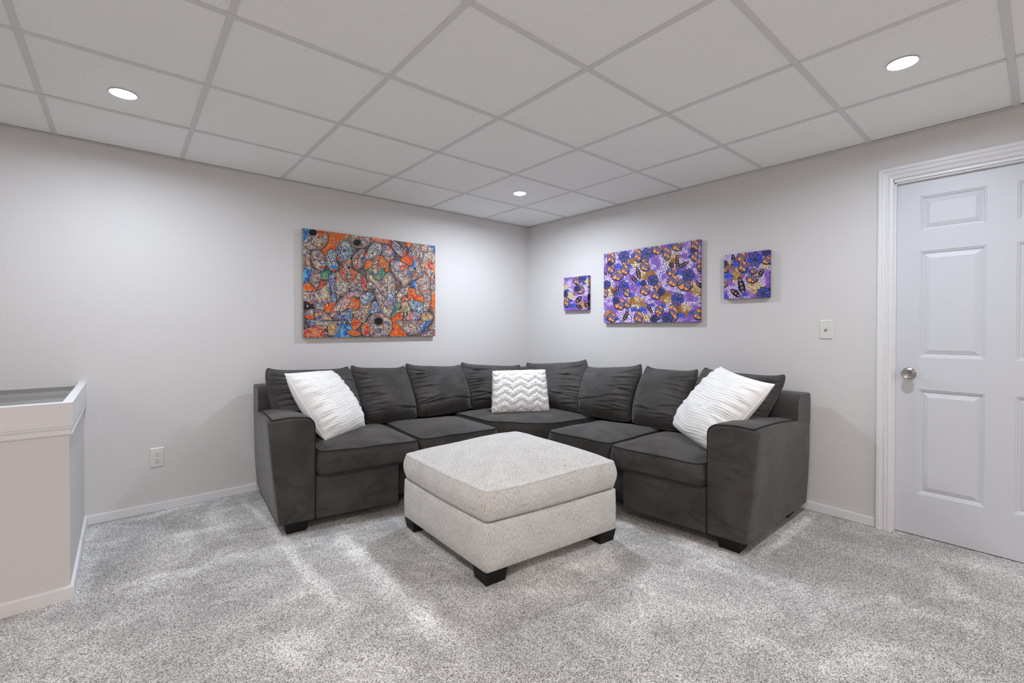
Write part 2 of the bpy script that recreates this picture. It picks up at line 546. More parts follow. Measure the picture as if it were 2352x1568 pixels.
# ---------------------------------------------------------------- recessed lamps
M_LAMP = lamp_mat('cool_white_led_lens', LAMP_COOL, 22.0)
M_LAMPW = lamp_mat('warm_white_led_lens', LAMP_WARM, 15.0)
def lamp(x, y, cool, label, k=1.0):
    t = empty('recessed_light', (x, y, HC), label, 'ceiling light', 'round recessed ceiling lights')
    lathe('trim_ring', [(.0505, -.0005), (.0505, -.0030), (.0525, -.0026), (.0535, -.0005)], (x, y, HC + .0005), (0, 0, 1), M_TRIM, t, 48)
    pr = [(.0512 * math.cos(a), -.0020 - .005 * math.sin(a)) for a in np.linspace(0, math.pi / 2 * .97, 5)]
    lathe('lens', pr, (x, y, HC), (0, 0, 1), M_LAMP if cool else M_LAMPW, t, 40)
    ld = bpy.data.lights.new('led', 'AREA'); ld.shape = 'DISK'; ld.size = .098; ld.spread = math.radians(172)
    ld.energy = (LAMP_POWER if cool else LAMP_BACK) * k; ld.color = LAMP_COOL if cool else LAMP_WARM
    lo = bpy.data.objects.new('led', ld); COL.objects.link(lo); lo.parent = t; lo.location = (0, 0, -.0078)
lamp(-3.398, -.868, True, 'glowing round recessed light in the ceiling at the left, above the half wall end', .84)
lamp(-.918, -.900, True, 'glowing round recessed light above the sofa corner', 1.30)
lamp(-.919, -3.319, True, 'glowing round recessed light in the ceiling in front of the white door', .74)
lamp(-3.398, -3.319, False, 'round recessed light over the middle of the room, out of the picture')
lamp(-.919, -5.75, False, 'round recessed light behind the camera on the door side')
lamp(-3.398, -5.75, False, 'round recessed light behind the camera, centre')
lamp(-5.60, -3.319, False, 'round recessed light at the far left, beyond the half wall')
lamp(-5.60, -5.75, False, 'round recessed light in the far left rear corner')

# ---------------------------------------------------------------- door, jamb and casing
FX = .035                                       # door face sits back in its frame
def casing():
    yi, zi = DY0 + .006, DZ1 + .020
    yo = DY1 - .006
    prof = [(0, 0), (0, -.006), (.003, -.010), (.014, -.0125), (.017, -.0085), (.021, -.0085), (.024, -.015), (.030, -.017), (.033, -.0125), (.046, -.014), (.050, -.019), (.058, -.020), (.066, -.020), (.0705, -.016), (.0705, 0)]
    V = []; n = len(prof)
    for (d, t) in prof:
        V += [(t, yi + d, 0), (t, yi + d, zi + d), (t, yo - d, zi + d), (t, yo - d, 0)]
    F = []
    for i in range(n - 1):
        for k in range(3):
            F.append((i * 4 + k, i * 4 + k + 1, (i + 1) * 4 + k + 1, (i + 1) * 4 + k))
    F.append(tuple(i * 4 for i in range(n))); F.append(tuple(i * 4 + 3 for i in range(n))[::-1])
    return recalc(mesh('trim_3', V, F, M_TRIM))
tag(casing(), 'white stepped casing framing the panelled door', 'door casing', kind='structure')
jb = boxes('trim_4', [(-.001, .1, DY0 + .002, DY0 + .02, 0, DZ1 + .02), (-.001, .1, DY1 - .02, DY1 - .002, 0, DZ1 + .02), (-.001, .1, DY1 - .02, DY0 + .02, DZ1 + .003, DZ1 + .02),
              (.010, .033, DY0 - .006, DY0 + .003, 0, DZ1 + .003), (.010, .033, DY1 - .003, DY1 + .006, 0, DZ1 + .003), (.010, .033, DY1 - .003, DY0 + .003, DZ1 - .006, DZ1 + .004)], M_TRIM, None, .0015)
tag(jb, 'white jamb and stop lining the doorway', 'door jamb', kind='structure')

door = empty('door_1', (FX, (DY0 + DY1) / 2, 0), 'white six panel door with a round nickel knob', 'door', kind='structure')
cols = [(-3.514, -3.250), (-3.884, -3.620)]
rows = [(1.732, 1.930), (1.020, 1.620), (.243, .838)]
ys = [DY1] + sorted([c for cc in cols for c in cc]) + [DY0]
zs = [.005] + sorted([r for rr in rows for r in rr]) + [DZ1]
bl = [(FX, FX + .035, ys[0], ys[1], zs[0], zs[-1]), (FX, FX + .035, ys[2], ys[3], zs[0], zs[-1]), (FX, FX + .035, ys[4], ys[5], zs[0], zs[-1])]
for a, b_ in ((0, 1), (2, 3), (4, 5), (6, 7)):
    for c0, c1 in ((ys[1], ys[2]), (ys[3], ys[4])):
        bl.append((FX, FX + .035, c0, c1, zs[a], zs[b_]))
boxes('door_slab', bl, M_DOOR, door)
for (y0, y1) in cols:
    for (z0, z1) in rows:
        V = []; rings = [(0, 0), (.004, .004), (.008, .004), (.013, .0105), (.018, .0115), (.040, .0035), (.042, .0025)]
        for (e, d) in rings:
            V += [(FX + d, y0 + e, z0 + e), (FX + d, y1 - e, z0 + e), (FX + d, y1 - e, z1 - e), (FX + d, y0 + e, z1 - e)]
        F = [tuple(len(V) - 4 + k for k in range(4))]
        for r in range(len(rings) - 1):
            for k in range(4):
                l = (k + 1) % 4
                F.append((r * 4 + k, r * 4 + l, (r + 1) * 4 + l, (r + 1) * 4 + k))
        recalc(mesh('door_panel', V, F, M_DOOR, door))
kx, ky, kz = FX, -3.209, .926
knob = lathe('door_knob', [(.009, -.012), (.010, -.030), (.020, -.036), (.0265, -.044), (.0275, -.054), (.0255, -.060), (.0245, -.0605), (.002, -.0545)], (kx, ky, kz), (1, 0, 0), M_STEEL, door, 48)
tag(knob, 'round brushed nickel knob')
lathe('rose', [(.033, 0), (.033, -.006), (.030, -.010), (.014, -.014), (.010, -.016)], (kx, ky, kz), (1, 0, 0), M_STEEL, knob, 48)

# ---------------------------------------------------------------- switch and outlet
def plate(name, c, nrm, w, h, label, cat):
    """wall plate; c = centre on the wall, nrm = 'x' (right wall) or 'y' (left wall)"""
    t = empty(name, c, label, cat)
    rings = [(0, 0), (0, .002), (.004, .0055), (.0055, .006)]
    V = []
    for (e, d) in rings:
        for sx, sz in ((-1, -1), (1, -1), (1, 1), (-1, 1)):
            a = sx * (w / 2 - e); z = c[2] + sz * (h / 2 - e)
            V.append((c[0] + a, c[1] - d, z) if nrm == 'y' else (c[0] - d, c[1] + a, z))
    F = [(12, 13, 14, 15)]
    for r in range(3):
        for k in range(4):
            l = (k + 1) % 4
            F.append((r * 4 + k, r * 4 + l, (r + 1) * 4 + l, (r + 1) * 4 + k))
    recalc(mesh('plate', V, F, M_PLATE, t))
    return t
sw = plate('light_switch', (0, -2.810, 1.176), 'x', .072, .121, 'ivory toggle light switch on the wall beside the door', 'light switch')
sx, sy, sz = 0, -2.810, 1.176
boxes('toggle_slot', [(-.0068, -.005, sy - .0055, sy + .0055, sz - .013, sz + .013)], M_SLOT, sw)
V = [(-.006, sy - .0042, sz - .004), (-.006, sy + .0042, sz - .004), (-.006, sy + .0042, sz + .011), (-.006, sy - .0042, sz + .011), (-.019, sy - .0035, sz + .004), (-.019, sy + .0035, sz + .004), (-.017, sy + .0035, sz + .0125), (-.017, sy - .0035, sz + .0125)]
recalc(mesh('toggle', V, [(0, 1, 2, 3), (4, 5, 6, 7), (0, 1, 5, 4), (1, 2, 6, 5), (2, 3, 7, 6), (3, 0, 4, 7)], M_PLATE, sw))
for dz in (-.030, .030):
    lathe('screw', [(.0035, -.006), (.0035, -.0072), (.002, -.0078)], (0, sy, sz + dz), (1, 0, 0), M_PLATE, sw, 16)
ot = plate('wall_outlet', (-3.2435, 0, .348), 'y', .072, .123, 'ivory double wall outlet low on the left wall', 'outlet')
for dz in (.0205, -.0205):
    cx, cz = -3.2435, .348 + dz
    V = []; n = 32
    for d, k_ in ((.0058, 1.0), (.0078, 1.0), (.0084, .95)):
        for k in range(n):
            an = 2 * math.pi * k / n
            V.append((cx + k_ * .0172 * math.cos(an), -d, cz + k_ * max(-.0138, min(.0138, .0172 * math.sin(an)))))
    F = [tuple(range(2 * n, 3 * n))] + [(r * n + k, r * n + (k + 1) % n, (r + 1) * n + (k + 1) % n, (r + 1) * n + k) for r in range(2) for k in range(n)]
    rc = recalc(mesh('receptacle', V, F, M_PLATE, ot))
    boxes('slot', [(cx - .0075, cx - .0053, -.0088, -.0075, cz + .001, cz + .009)], M_DARK, rc)
    boxes('slot', [(cx + .0053, cx + .0075, -.0088, -.0075, cz + .002, cz + .008)], M_DARK, rc)
    lathe('ground_hole', [(.0028, -.0075), (.0028, -.0088)], (cx, 0, cz - .007), (0, 1, 0), M_DARK, rc, 16)
lathe('screw', [(.003, -.006), (.003, -.0072), (.0015, -.0076)], (-3.2435, 0, .348), (0, 1, 0), M_PLATE, ot, 16)
# ================================================================== soft furniture
d2r = math.radians
def grid_pillow(c, tf, tb, N=56, pinch=.05, p=2.3, q=.5, belly=.15, fn=None, top=None, bot=None, rb=.0, rtp=.0, tpow=2.5):
    """c: TL,TR,BR,BL corners; front bulge tf, back bulge tb; pinch draws the sides in (negative: out),
    top/bot the same for those edges; rb/rtp round off the lower/upper corners; fn = extra front relief"""
    TL, TR, BR, BL = [np.array(x, float) for x in c]
    top = pinch if top is None else top; bot = pinch if bot is None else bot
    lin = np.linspace(-1, 1, N); e = np.sin(lin * math.pi / 2)
    e = .6 * e + .4 * lin
    S, T = np.meshgrid(e, e, indexing='xy')
    s2 = S * (1 - pinch * (1 - T ** 2))
    pt = np.where(T > 0, top, bot)
    t2 = T * (1 - pt * (1 - np.abs(S) ** np.where(T > 0, tpow, 2.5)))
    rr = np.where(T > 0, rtp, rb) * (np.abs(S) * np.abs(T)) ** 5
    s2 = s2 * (1 - rr); t2 = t2 * (1 - rr)
    a = ((s2 + 1) / 2)[..., None]; b = ((t2 + 1) / 2)[..., None]
    P = (BL * (1 - a) + BR * a) * (1 - b) + (TL * (1 - a) + TR * a) * b
    rgt = (TR + BR - TL - BL); upv = (TL + TR - BL - BR)
    n = np.cross(rgt, upv); n /= np.linalg.norm(n)
    h = (np.clip(1 - np.abs(S) ** p, 0, 1) * np.clip(1 - np.abs(T) ** p, 0, 1)) ** q
    h = h * (1 - belly * T)
    ex = fn(S, T, h) if fn else 0
    front = P + n * (tf * h + ex)[..., None]
    back = P - n * (tb * h)[..., None]
    V = list(front.reshape(-1, 3)); idxF = np.arange(N * N).reshape(N, N); idxB = idxF.copy()
    for i in range(1, N - 1):
        for j in range(1, N - 1):
            idxB[i, j] = len(V); V.append(back[i, j])
    F = []
    for i in range(N - 1):
        for j in range(N - 1):
            F.append((idxF[i, j], idxF[i, j + 1], idxF[i + 1, j + 1], idxF[i + 1, j]))
            F.append((idxB[i, j], idxB[i + 1, j], idxB[i + 1, j + 1], idxB[i, j + 1]))
    rim = np.concatenate([front[0, :], front[1:, -1], front[-1, -2::-1], front[-2:0:-1, 0]])
    return V, F, rim

def round_poly(pts, r, n=6):
    P = [np.array(p, float) for p in pts]; out = []
    m = len(P)
    for i in range(m):
        rr = r[i] if isinstance(r, (list, tuple)) else r
        a, b, c = P[i - 1], P[i], P[(i + 1) % m]
        d1 = (a - b) / np.linalg.norm(a - b); d2 = (c - b) / np.linalg.norm(c - b)
        A = b + d1 * rr; C = b + d2 * rr
        for k in range(n + 1):
            t = k / n
            out.append((1 - t) ** 2 * A + 2 * t * (1 - t) * b + t * t * C)
    # subdivide straight runs
    res = []
    for i in range(len(out)):
        a = out[i]; b = out[(i + 1) % len(out)]; L = np.linalg.norm(b - a)
        k = max(1, int(L / .03))
        for s in range(k): res.append(a + (b - a) * s / k)
    return np.array(res)

def box_cushion(name, outline, z0, z1, crown, mat, parent, bulge=.012, soft=.012, seed=0, piping=None, rough=.004, zfn=None, topsoft=None):
    O = np.array(outline); n = len(O); c = O.mean(0)
    tan = np.roll(O, -1, 0) - np.roll(O, 1, 0); tan /= np.linalg.norm(tan, axis=1)[:, None]
    nor = np.stack([tan[:, 1], -tan[:, 0]], 1)
    if (nor * (O - c)).sum() < 0: nor = -nor
    zf = zfn if zfn else (lambda x, y: 0 * x)
    rings = []
    def ring(off, f, z): rings.append((off, f, z))
    for f in (.3, .7, .95): ring(-.01, f, z0)
    ring(-.004, 1, z0 + .002); ring(.0, 1, z0 + soft)
    for t in (.25, .5, .75): ring(bulge * math.sin(math.pi * t), 1, z0 + soft + (z1 - z0 - 2 * soft) * t)
    if topsoft:
        for an in (15, 35, 55, 75): ring(-topsoft * (1 - math.cos(d2r(an))), 1, z1 - topsoft + topsoft * math.sin(d2r(an)))
    ring(.0 if not topsoft else -topsoft, 1, z1 - soft * .5 if not topsoft else z1 - .0005); ring(-.003 if not topsoft else -topsoft - .004, 1, z1)
    for f in (.97, .93, .87, .79, .69, .57, .43, .28, .12): ring(-.003 if not topsoft else -topsoft - .004, f, z1 + crown * (1 - f ** 2.6))
    V = []; UV = []
    per = np.concatenate([[0], np.cumsum(np.linalg.norm(np.roll(O, -1, 0) - O, axis=1))])[:-1]
    for (off, f, z) in rings:
        Q = c + (O + nor * off - c) * f
        top = z >= z1 - 1e-6
        wr = rough * (fbm(Q[:, 0] * 7 + seed, Q[:, 1] * 7 - seed, seed) - .5) * 2 if top else 0
        if not top and rough: wr = 0
        zz = z + wr + zf(Q[:, 0], Q[:, 1]) * ((z - z0) / (z1 - z0))
        V += [(Q[k, 0], Q[k, 1], zz[k] if hasattr(zz, '__len__') else zz) for k in range(n)]
        UV += [(Q[k, 0], Q[k, 1]) if (top and f < 1) else (per[k], z) for k in range(n)]
    F = []
    for r in range(len(rings) - 1):
        for k in range(n):
            l = (k + 1) % n
            F.append((r * n + k, r * n + l, (r + 1) * n + l, (r + 1) * n + k))
    F.append(tuple(range(n - 1, -1, -1))); F.append(tuple((len(rings) - 1) * n + k for k in range(n)))
    o = mesh(name, V, F, mat, parent, True); recalc(o)
    if piping:
        i_top = 9; i_bot = 4
        for ri, nm in ((i_top, 'piping'), (i_bot, 'piping')):
            pts = [V[ri * n + k] for k in range(n)]
            tv, tf_ = tube(pts, piping, True, 7)
            mesh(nm, tv, tf_, M_PIPE, o, True)
    return o

def set_uv(o):
    """planar uv in metres, by dominant face normal"""
    me = o.data
    uvl = me.uv_layers.new(name='UVMap')
    for p in me.polygons:
        nx, ny, nz = p.normal
        for li in p.loop_indices:
            v = me.vertices[me.loops[li].vertex_index].co
            if abs(nz) > .6: uvl.data[li].uv = (v.x, v.y)
            elif abs(nx) > abs(ny): uvl.data[li].uv = (v.y, v.z)
            else: uvl.data[li].uv = (v.x, v.z)

class Frame:
    def __init__(s, O, U, W): s.O = np.array(O); s.U = np.array(U); s.W = np.array(W)
    def __call__(s, u, w, z=None):
        p = s.O + s.U * u + s.W * w
        return (p[0], p[1]) if z is None else (p[0], p[1], z)
d2r = math.radians
FL = Frame((-2.743, -.932), (math.cos(d2r(8)), -math.sin(d2r(8))), (math.sin(d2r(4)), math.cos(d2r(4))))
FR = Frame((-.975, -2.722), (-math.sin(d2r(6)), math.cos(d2r(6))), (1.0, 0.0))

sofa = empty('sectional_sofa', (-1.3, -1.3, 0), 'L-shaped charcoal microsuede sectional sofa filling the room corner', 'sofa')

def arm(fr, D, ui, zf, zb, ff, fb):
    V = []; F = []
    ws = [0, .003, .010, .024, .10, .22, .36, .50, .62, D - .02]
    ins = [.020, .011, .004, 0, 0, 0, 0, 0, 0, 0]
    prof_n = None
    rings = []
    for w, e in zip(ws, ins):
        t = w / D; zt = zf + (zb - zf) * t ** 1.3 + .006 * math.sin(math.pi * min(1, t * 1.2)); fl = ff + (fb - ff) * t
        pts = []
        zb0 = .062 + e
        uo = 0 + e
        # outer side, slightly bowed
        for k in range(9):
            s = k / 8
            pts.append((uo - (fl) * s ** 1.15 - .006 * math.sin(math.pi * s), zb0 + (zt - .018 - e - zb0) * s))
        # top outer corner (small), padded top, round inner shoulder
        for an in np.linspace(180, 95, 5)[1:]:
            pts.append((uo - fl + .020 + .020 * math.cos(d2r(an)), zt - .018 - e + .018 * math.sin(d2r(an))))
        x0 = uo - fl + .03; x1 = ui - e - .055
        for k in range(1, 7):
            s = k / 7; pts.append((x0 + (x1 - x0) * s, zt - e + .006 * math.sin(math.pi * s)))
        for an in np.linspace(90, 0, 8):
            pts.append((ui - e - .055 + .055 * math.cos(d2r(an)), zt - e - .055 + .055 * math.sin(d2r(an))))
        for zz in np.linspace(zt - .08, zb0, 7): pts.append((ui - e, zz))
        rings.append([fr(u, w, z) for (u, z) in pts]); prof_n = len(pts)
    for r in rings: V += r
    n = prof_n
    for r in range(len(rings) - 1):
        for k in range(n):
            l = (k + 1) % n
            F.append((r * n + k, r * n + l, (r + 1) * n + l, (r + 1) * n + k))
    F.append(tuple(range(n))); F.append(tuple((len(rings) - 1) * n + k for k in range(n))[::-1])
    o = mesh('arm', V, F, M_SUEDE, sofa, True); recalc(o)
    m = o.modifiers.new('edges', 'EDGE_SPLIT'); m.split_angle = d2r(62)
    # piping: along the outer top edge to the front, across the front top and down the inner edge
    path = [np.array(rings[r][12]) + np.array([0, 0, .002]) for r in range(len(rings) - 1, 1, -1)]
    path += [np.array(rings[2][k]) for k in range(12, n)]
    tv, tf_ = tube(path, .0045, False, 7)
    mesh('piping', tv, tf_, M_PIPE, o, True)
    return o
arm(FL, .91, .192, .668, .590, .058, .016)
arm(FR, .94, .200, .668, .592, .062, .016)

def prism(name, poly, z0, z1, mat, parent, bevel=.012):
    P = list(poly); n = len(P)
    V = [(p[0], p[1], z0) for p in P] + [(p[0], p[1], z1) for p in P]
    F = [tuple(range(n - 1, -1, -1)), tuple(n + k for k in range(n))] + [(k, (k + 1) % n, n + (k + 1) % n, n + k) for k in range(n)]
    o = recalc(mesh(name, V, F, mat, parent))
    if bevel:
        m = o.modifiers.new('bevel', 'BEVEL'); m.width = bevel; m.segments = 3; m.limit_method = 'ANGLE'
    return o
# upholstered bases: the two end units and the set-back corner unit
prism('base', [FL(.194, .004), FL(.69, .004), FL(.69, .88), FL(.194, .88)], .062, .315, M_SUEDE, sofa)
prism('base', [FR(.202, .004), FR(.71, .004), FR(.71, .91), FR(.202, .91)], .062, .315, M_SUEDE, sofa)
prism('corner_base', [FL(.705, .13), FL(1.40, .13), (-1.06, -.98), (-.95, -1.18), FR(1.33, .12), FR(.725, .12), FR(.725, .90), (-.12, -.17), FL(.705, .87)], .062, .315, M_SUEDE, sofa)

# seat cushions
def seat(name, poly, z0, z1, crown, seed, rr, zfn=None):
    return box_cushion(name, round_poly(poly, rr), z0, z1, crown, M_SUEDE, sofa, .010, .012, seed, .0045, .005, zfn)
seat('seat_cushion', [FL(.205, -.022), FL(.825, -.012), FL(.82, .66), FL(.205, .66)], .312, .450, .040, 1, [.06, .07, .04, .04], lambda x, y: .012 * np.clip((-2.2 - x) / .4, -1, 1))
seat('seat_cushion', [FL(.838, .004), FL(1.455, .008), FL(1.43, .62), FL(.838, .66)], .316, .446, .042, 2, [.06, .09, .05, .04])
seat('seat_cushion', [(-1.235, -.40), (-1.215, -.87), (-1.16, -.95), (-.95, -1.20), (-.87, -1.255), (-.40, -1.30), (-.33, -.36)], .316, .446, .036, 3, [.04, .04, .03, .03, .04, .04, .05])
seat('seat_cushion', [FR(.81, .006), FR(1.335, .004), FR(1.315, .60), FR(.81, .64)], .316, .446, .040, 4, [.06, .09, .05, .04])
seat('seat_cushion', [FR(.212, -.018), FR(.80, -.016), FR(.80, .64), FR(.212, .64)], .306, .440, .042, 5, [.06, .07, .04, .04])

# back frames along both walls
def back_frame(fr, D, u0, u1, zt):
    prof = [(D - .222, .575), (D - .226, zt - .12), (D - .222, zt - .06)]
    for an in np.linspace(180, 90, 7)[1:]: prof.append((D - .222 + .055 + .055 * math.cos(d2r(an)), zt - .055 + .055 * math.sin(d2r(an))))
    for an in np.linspace(90, 0, 6): prof.append((D - .03 + .03 * math.cos(d2r(an)), zt - .032 + .03 * math.sin(d2r(an))))
    prof += [(D, .66), (D - .003, .575)]
    n = len(prof); us = [u0, u0 + .004, u0 + .014] + list(np.linspace(u0 + .05, u1, 10))
    V = []; F = []
    cw = D - .11; cz = .68
    for i, u in enumerate(us):
        e = [.975, .992, 1][i] if i < 3 else 1
        V += [fr(u, cw + (w - cw) * e, cz + (z - cz) * e) for (w, z) in prof]
    for r in range(len(us) - 1):
        for k in range(n):
            l = (k + 1) % n
            F.append((r * n + k, r * n + l, (r + 1) * n + l, (r + 1) * n + k))
    F.append(tuple(range(n))); F.append(tuple((len(us) - 1) * n + k for k in range(n))[::-1])
    o = mesh('back_frame', V, F, M_SUEDE, sofa, True); recalc(o)
    m = o.modifiers.new('edges', 'EDGE_SPLIT'); m.split_angle = d2r(50)
    return o
class Str(Frame): pass
BL_ = Frame(FL(0, 0), (math.cos(d2r(2)), -math.sin(d2r(2))), FL.W)
BR_ = Frame(FR(0, 0), (-math.sin(d2r(1.5)), math.cos(d2r(1.5))), FR.W)
back_frame(BL_,   .905, -.017, 2.50, .785)
back_frame(BR_, .935, -.017, 2.48, .775)
prism('back_panel', [BL_(.05, .70), BL_(2.45, .70), BL_(2.45, .89), BL_(.05, .89)], .062, .60, M_SUEDE, sofa)
prism('back_panel', [BR_(.05, .73), BR_(2.45, .73), BR_(2.45, .92), BR_(.05, .92)], .062, .60, M_SUEDE, sofa)

# feet
def foot(cx, cy, ang, w=.13, h=.064, taper=.82, parent=sofa, name='foot', d=None):
    d = d or w
    ca, sa = math.cos(ang), math.sin(ang); V = []
    for z, k in ((.0, taper), (h, 1.0)):
        for sx, sy in ((-1, -1), (1, -1), (1, 1), (-1, 1)):
            x = sx * w / 2 * k; y = sy * d / 2 * k
            V.append((cx + x * ca - y * sa, cy + x * sa + y * ca, z))
    F = [(3, 2, 1, 0), (4, 5, 6, 7)] + [(k, (k + 1) % 4, 4 + (k + 1) % 4, 4 + k) for k in range(4)]
    o = recalc(mesh(name, V, F, M_BLACK, parent))
    m = o.modifiers.new('bevel', 'BEVEL'); m.width = .003; m.segments = 2
    return o
for (fr, a) in ((FL, -d2r(6)), (FR, d2r(93))):
    D = .80
    for (u, w) in ((.095, .085), (.095, D - .02), (.60, .42), (.60, D)):
        q = fr(u, w); foot(q[0], q[1], a)
for q in ((-1.5, -.80), (-.93, -1.5), (-.93, -.93), (-.25, -.30)): foot(q[0], q[1], 0)

# back cushions with pointed corners, piping and stretch creases
def creases(seed, amp, left, right):
    rg = random.Random(seed * 13 + 1)
    cl = []
    for sg, am in ((-1, left), (1, right)):
        n = int(round(8 * am))
        for k in range(n):
            t0 = .62 - 1.42 * (k + .5 + rg.uniform(-.35, .35)) / max(n, 1)
            cl.append((sg, t0, rg.uniform(.45, 1.15) * (.6 + .4 * min(am, 1)), rg.uniform(-.10, .22), rg.uniform(-.16, .16), rg.uniform(.016, .032), rg.uniform(.5, 1.1)))
    for k in range(3):
        cl.append((rg.choice((-1, 1)), rg.uniform(-.85, -.55), rg.uniform(.8, 1.5), rg.uniform(-.05, .1), rg.uniform(-.1, .1), .03, .6))
    def fn(S, T, h):
        out = (fbm(S * 1.1 + seed, T * 1.1, seed + 2, 2) - .5) * .030
        for (sg, t0, L, sl, cv, w, d) in cl:
            x = 1 - S * sg                       # distance from that side
            c = t0 - sl * x + cv * x * x
            prof = np.exp(-((T - c) / w) ** 2) - .55 * np.exp(-((T - c - 2.1 * w) / (1.5 * w)) ** 2)
            al = np.clip(x / .10, 0, 1) * np.clip((L - x) / (.55 * L), 0, 1)
            out = out - amp * d * prof * al
        ear = 0
        for sg, am in ((-1, left), (1, right)):
            dd = (T - .66) - .25 * (S * sg - .75)
            ear = ear - .016 * am * np.exp(-(dd / .05) ** 2) * np.clip((S * sg - .40) / .3, 0, 1)
        return (out + ear) * np.clip(h * 1.6, 0, 1)
    return fn
def back_cushion(c, seed, left, right, tf=.118, tb=.085, amp=.0125):
    V, F, rim = grid_pillow(c, tf, tb, 96, -.060, 2.8, .50, .22, creases(seed, amp, left, right), .140, -.02, .035, .050, 5.0)
    o = mesh('back_cushion', V, F, M_SUEDE, sofa, True); recalc(o)
    tv, tf_ = tube(rim[::2], .0085, True, 8)
    mesh('piping', tv, tf_, M_SUEDE, o, True)
    return o
BC = [
 ([(-2.654, -.187, .897), (-2.074, -.196, .878), (-2.038, -.41, .455), (-2.60, -.395, .485)], 11, 1.0, .3),
 ([(-2.059, -.193, .886), (-1.605, -.207, .857), (-1.60, -.415, .458), (-2.02, -.408, .462)], 12, 1.1, .2),
 ([(-1.592, -.196, .879), (-1.05, -.217, .838), (-1.065, -.408, .470), (-1.583, -.412, .462)], 13, 1.2, .25),
 ([(-1.037, -.206, .862), (-.330, -.250, .802), (-.60, -.43, .455), (-1.060, -.41, .465)], 14, 1.3, .5),
 ([(-.275, -.270, .824), (-.226, -1.04, .897), (-.47, -1.155, .465), (-.45, -.62, .455)], 15, .5, 1.2),
 ([(-.265, -1.065, .838), (-.23, -1.613, .890), (-.463, -1.66, .468), (-.472, -1.168, .468)], 16, .3, 1.2),
 ([(-.236, -1.661, .879), (-.235, -2.089, .880), (-.465, -2.068, .468), (-.466, -1.680, .468)], 17, .3, .9),
 ([(-.225, -2.126, .897), (-.232, -2.665, .885), (-.43, -2.53, .500), (-.455, -2.085, .475)], 18, .3, 1.3)]
for (c, sd, l, r) in BC:
    c = [(c[0][0], c[0][1], c[0][2] + .010), (c[1][0], c[1][1], c[1][2] + .010), c[2], c[3]]
    back_cushion(c, sd, l, r)

# ---------------------------------------------------------------- throw pillows
def pleats(seed):
    def fn(S, T, h):
        wob = .05 * np.sin(S * 2.4 + seed) + .09 * (fbm(S * 1.7 + seed, T * 1.5, seed) - .5)
        ph = (T + wob) * 15.0 + .35 * vnoise(T * 9, 0 * T + seed, seed)
        row = np.floor(ph); saw = ph - row
        fray = fbm(S * 30 + row * 7.3, T * 30, seed + 3, 2) - .5
        rid = np.exp(-((saw - .5 - .08 * fray) / .085) ** 2)
        per = np.clip(1.7 * vnoise(row * 3.1 + 7, S * 2.6 + row, seed + 1) - .15, .12, 1.3)
        lump = (fbm(S * 1.6, T * 1.6 + seed, seed + 2, 3) - .5) * .034
        gather = .006 * np.sin(T * 26 + 5 * vnoise(S * 2, T * 5, seed)) * np.clip((np.abs(S) - .55) / .4, 0, 1)
        return (.0048 * rid * per + .0010 * fray + lump + gather) * np.clip(h * 1.8, 0, 1)
    return fn
def throw(name, c, tf, tb, mat, fn, N, label, group, pinch=.05, belly=.1, pip=None, p=2.3, rb=0, top=None, bot=None):
    base = [float(np.mean([q[k] for q in c])) for k in range(2)] + [float(min(q[2] for q in c))]
    t = empty(name, base, label, 'pillow', group)
    V, F, rim = grid_pillow(c, tf, tb, N, pinch, p, .5, belly, fn, top, bot, rb, 0)
    o = mesh('cover', V, F, mat, t, True); recalc(o)
    if pip:
        tv, tf_ = tube(rim[::3], pip, True, 6)
        mesh('seam', tv, tf_, mat, t, True)
    return t, o
throw('throw_pillow', [(-2.622, -.57, .890), (-2.262, -.365, .874), (-2.080, -.545, .480), (-2.445, -.800, .470)], .120, .120, M_COTTON, pleats(3), 230,
      'white pleated throw pillow leaning in the left arm of the sofa', 'white pleated pillows', .015, .0, .0035, 2.6, .03, .03, -.01)
throw('throw_pillow', [(-.375, -2.312, .925), (-.615, -2.728, .866), (-.835, -2.492, .468), (-.500, -2.03, .512)], .125, .085, M_COTTON, pleats(8), 230,
      'white pleated throw pillow propped against the right arm of the sofa', 'white pleated pillows', .01, .0, .0035, 2.6, .04, .06, -.02)
def chev_height(S, T):
    wob = .05 * (fbm(S * 3, T * 3, 4) - .5)
    z = np.abs(((S * .98 + .02) * 1.80 + .5) % 1.0 - .5) * 2          # 0..1 zigzag
    ph = (T + wob + .24 * z) * 2.9 + .35
    saw = ph - np.floor(ph)
    return np.clip(np.sin(math.pi * saw), 0, 1) ** .55
def chevron(S, T, h):
    fl = fbm(S * 24, T * 24, 9, 3) - .5
    return .013 * chev_height(S, T) * np.clip(h * 3, .3, 1) + .010 * fl
CH = [(-.985, -.624, .812), (-.596, -.874, .820), (-.640, -.972, .470), (-1.056, -.705, .468)]
chv, cho = throw('throw_pillow', CH, .075, .06, M_FLUFF, chevron, 170,
      'white fluffy pillow with a chevron relief in the sofa corner', None, .0, .0, None, 3.0, .0)
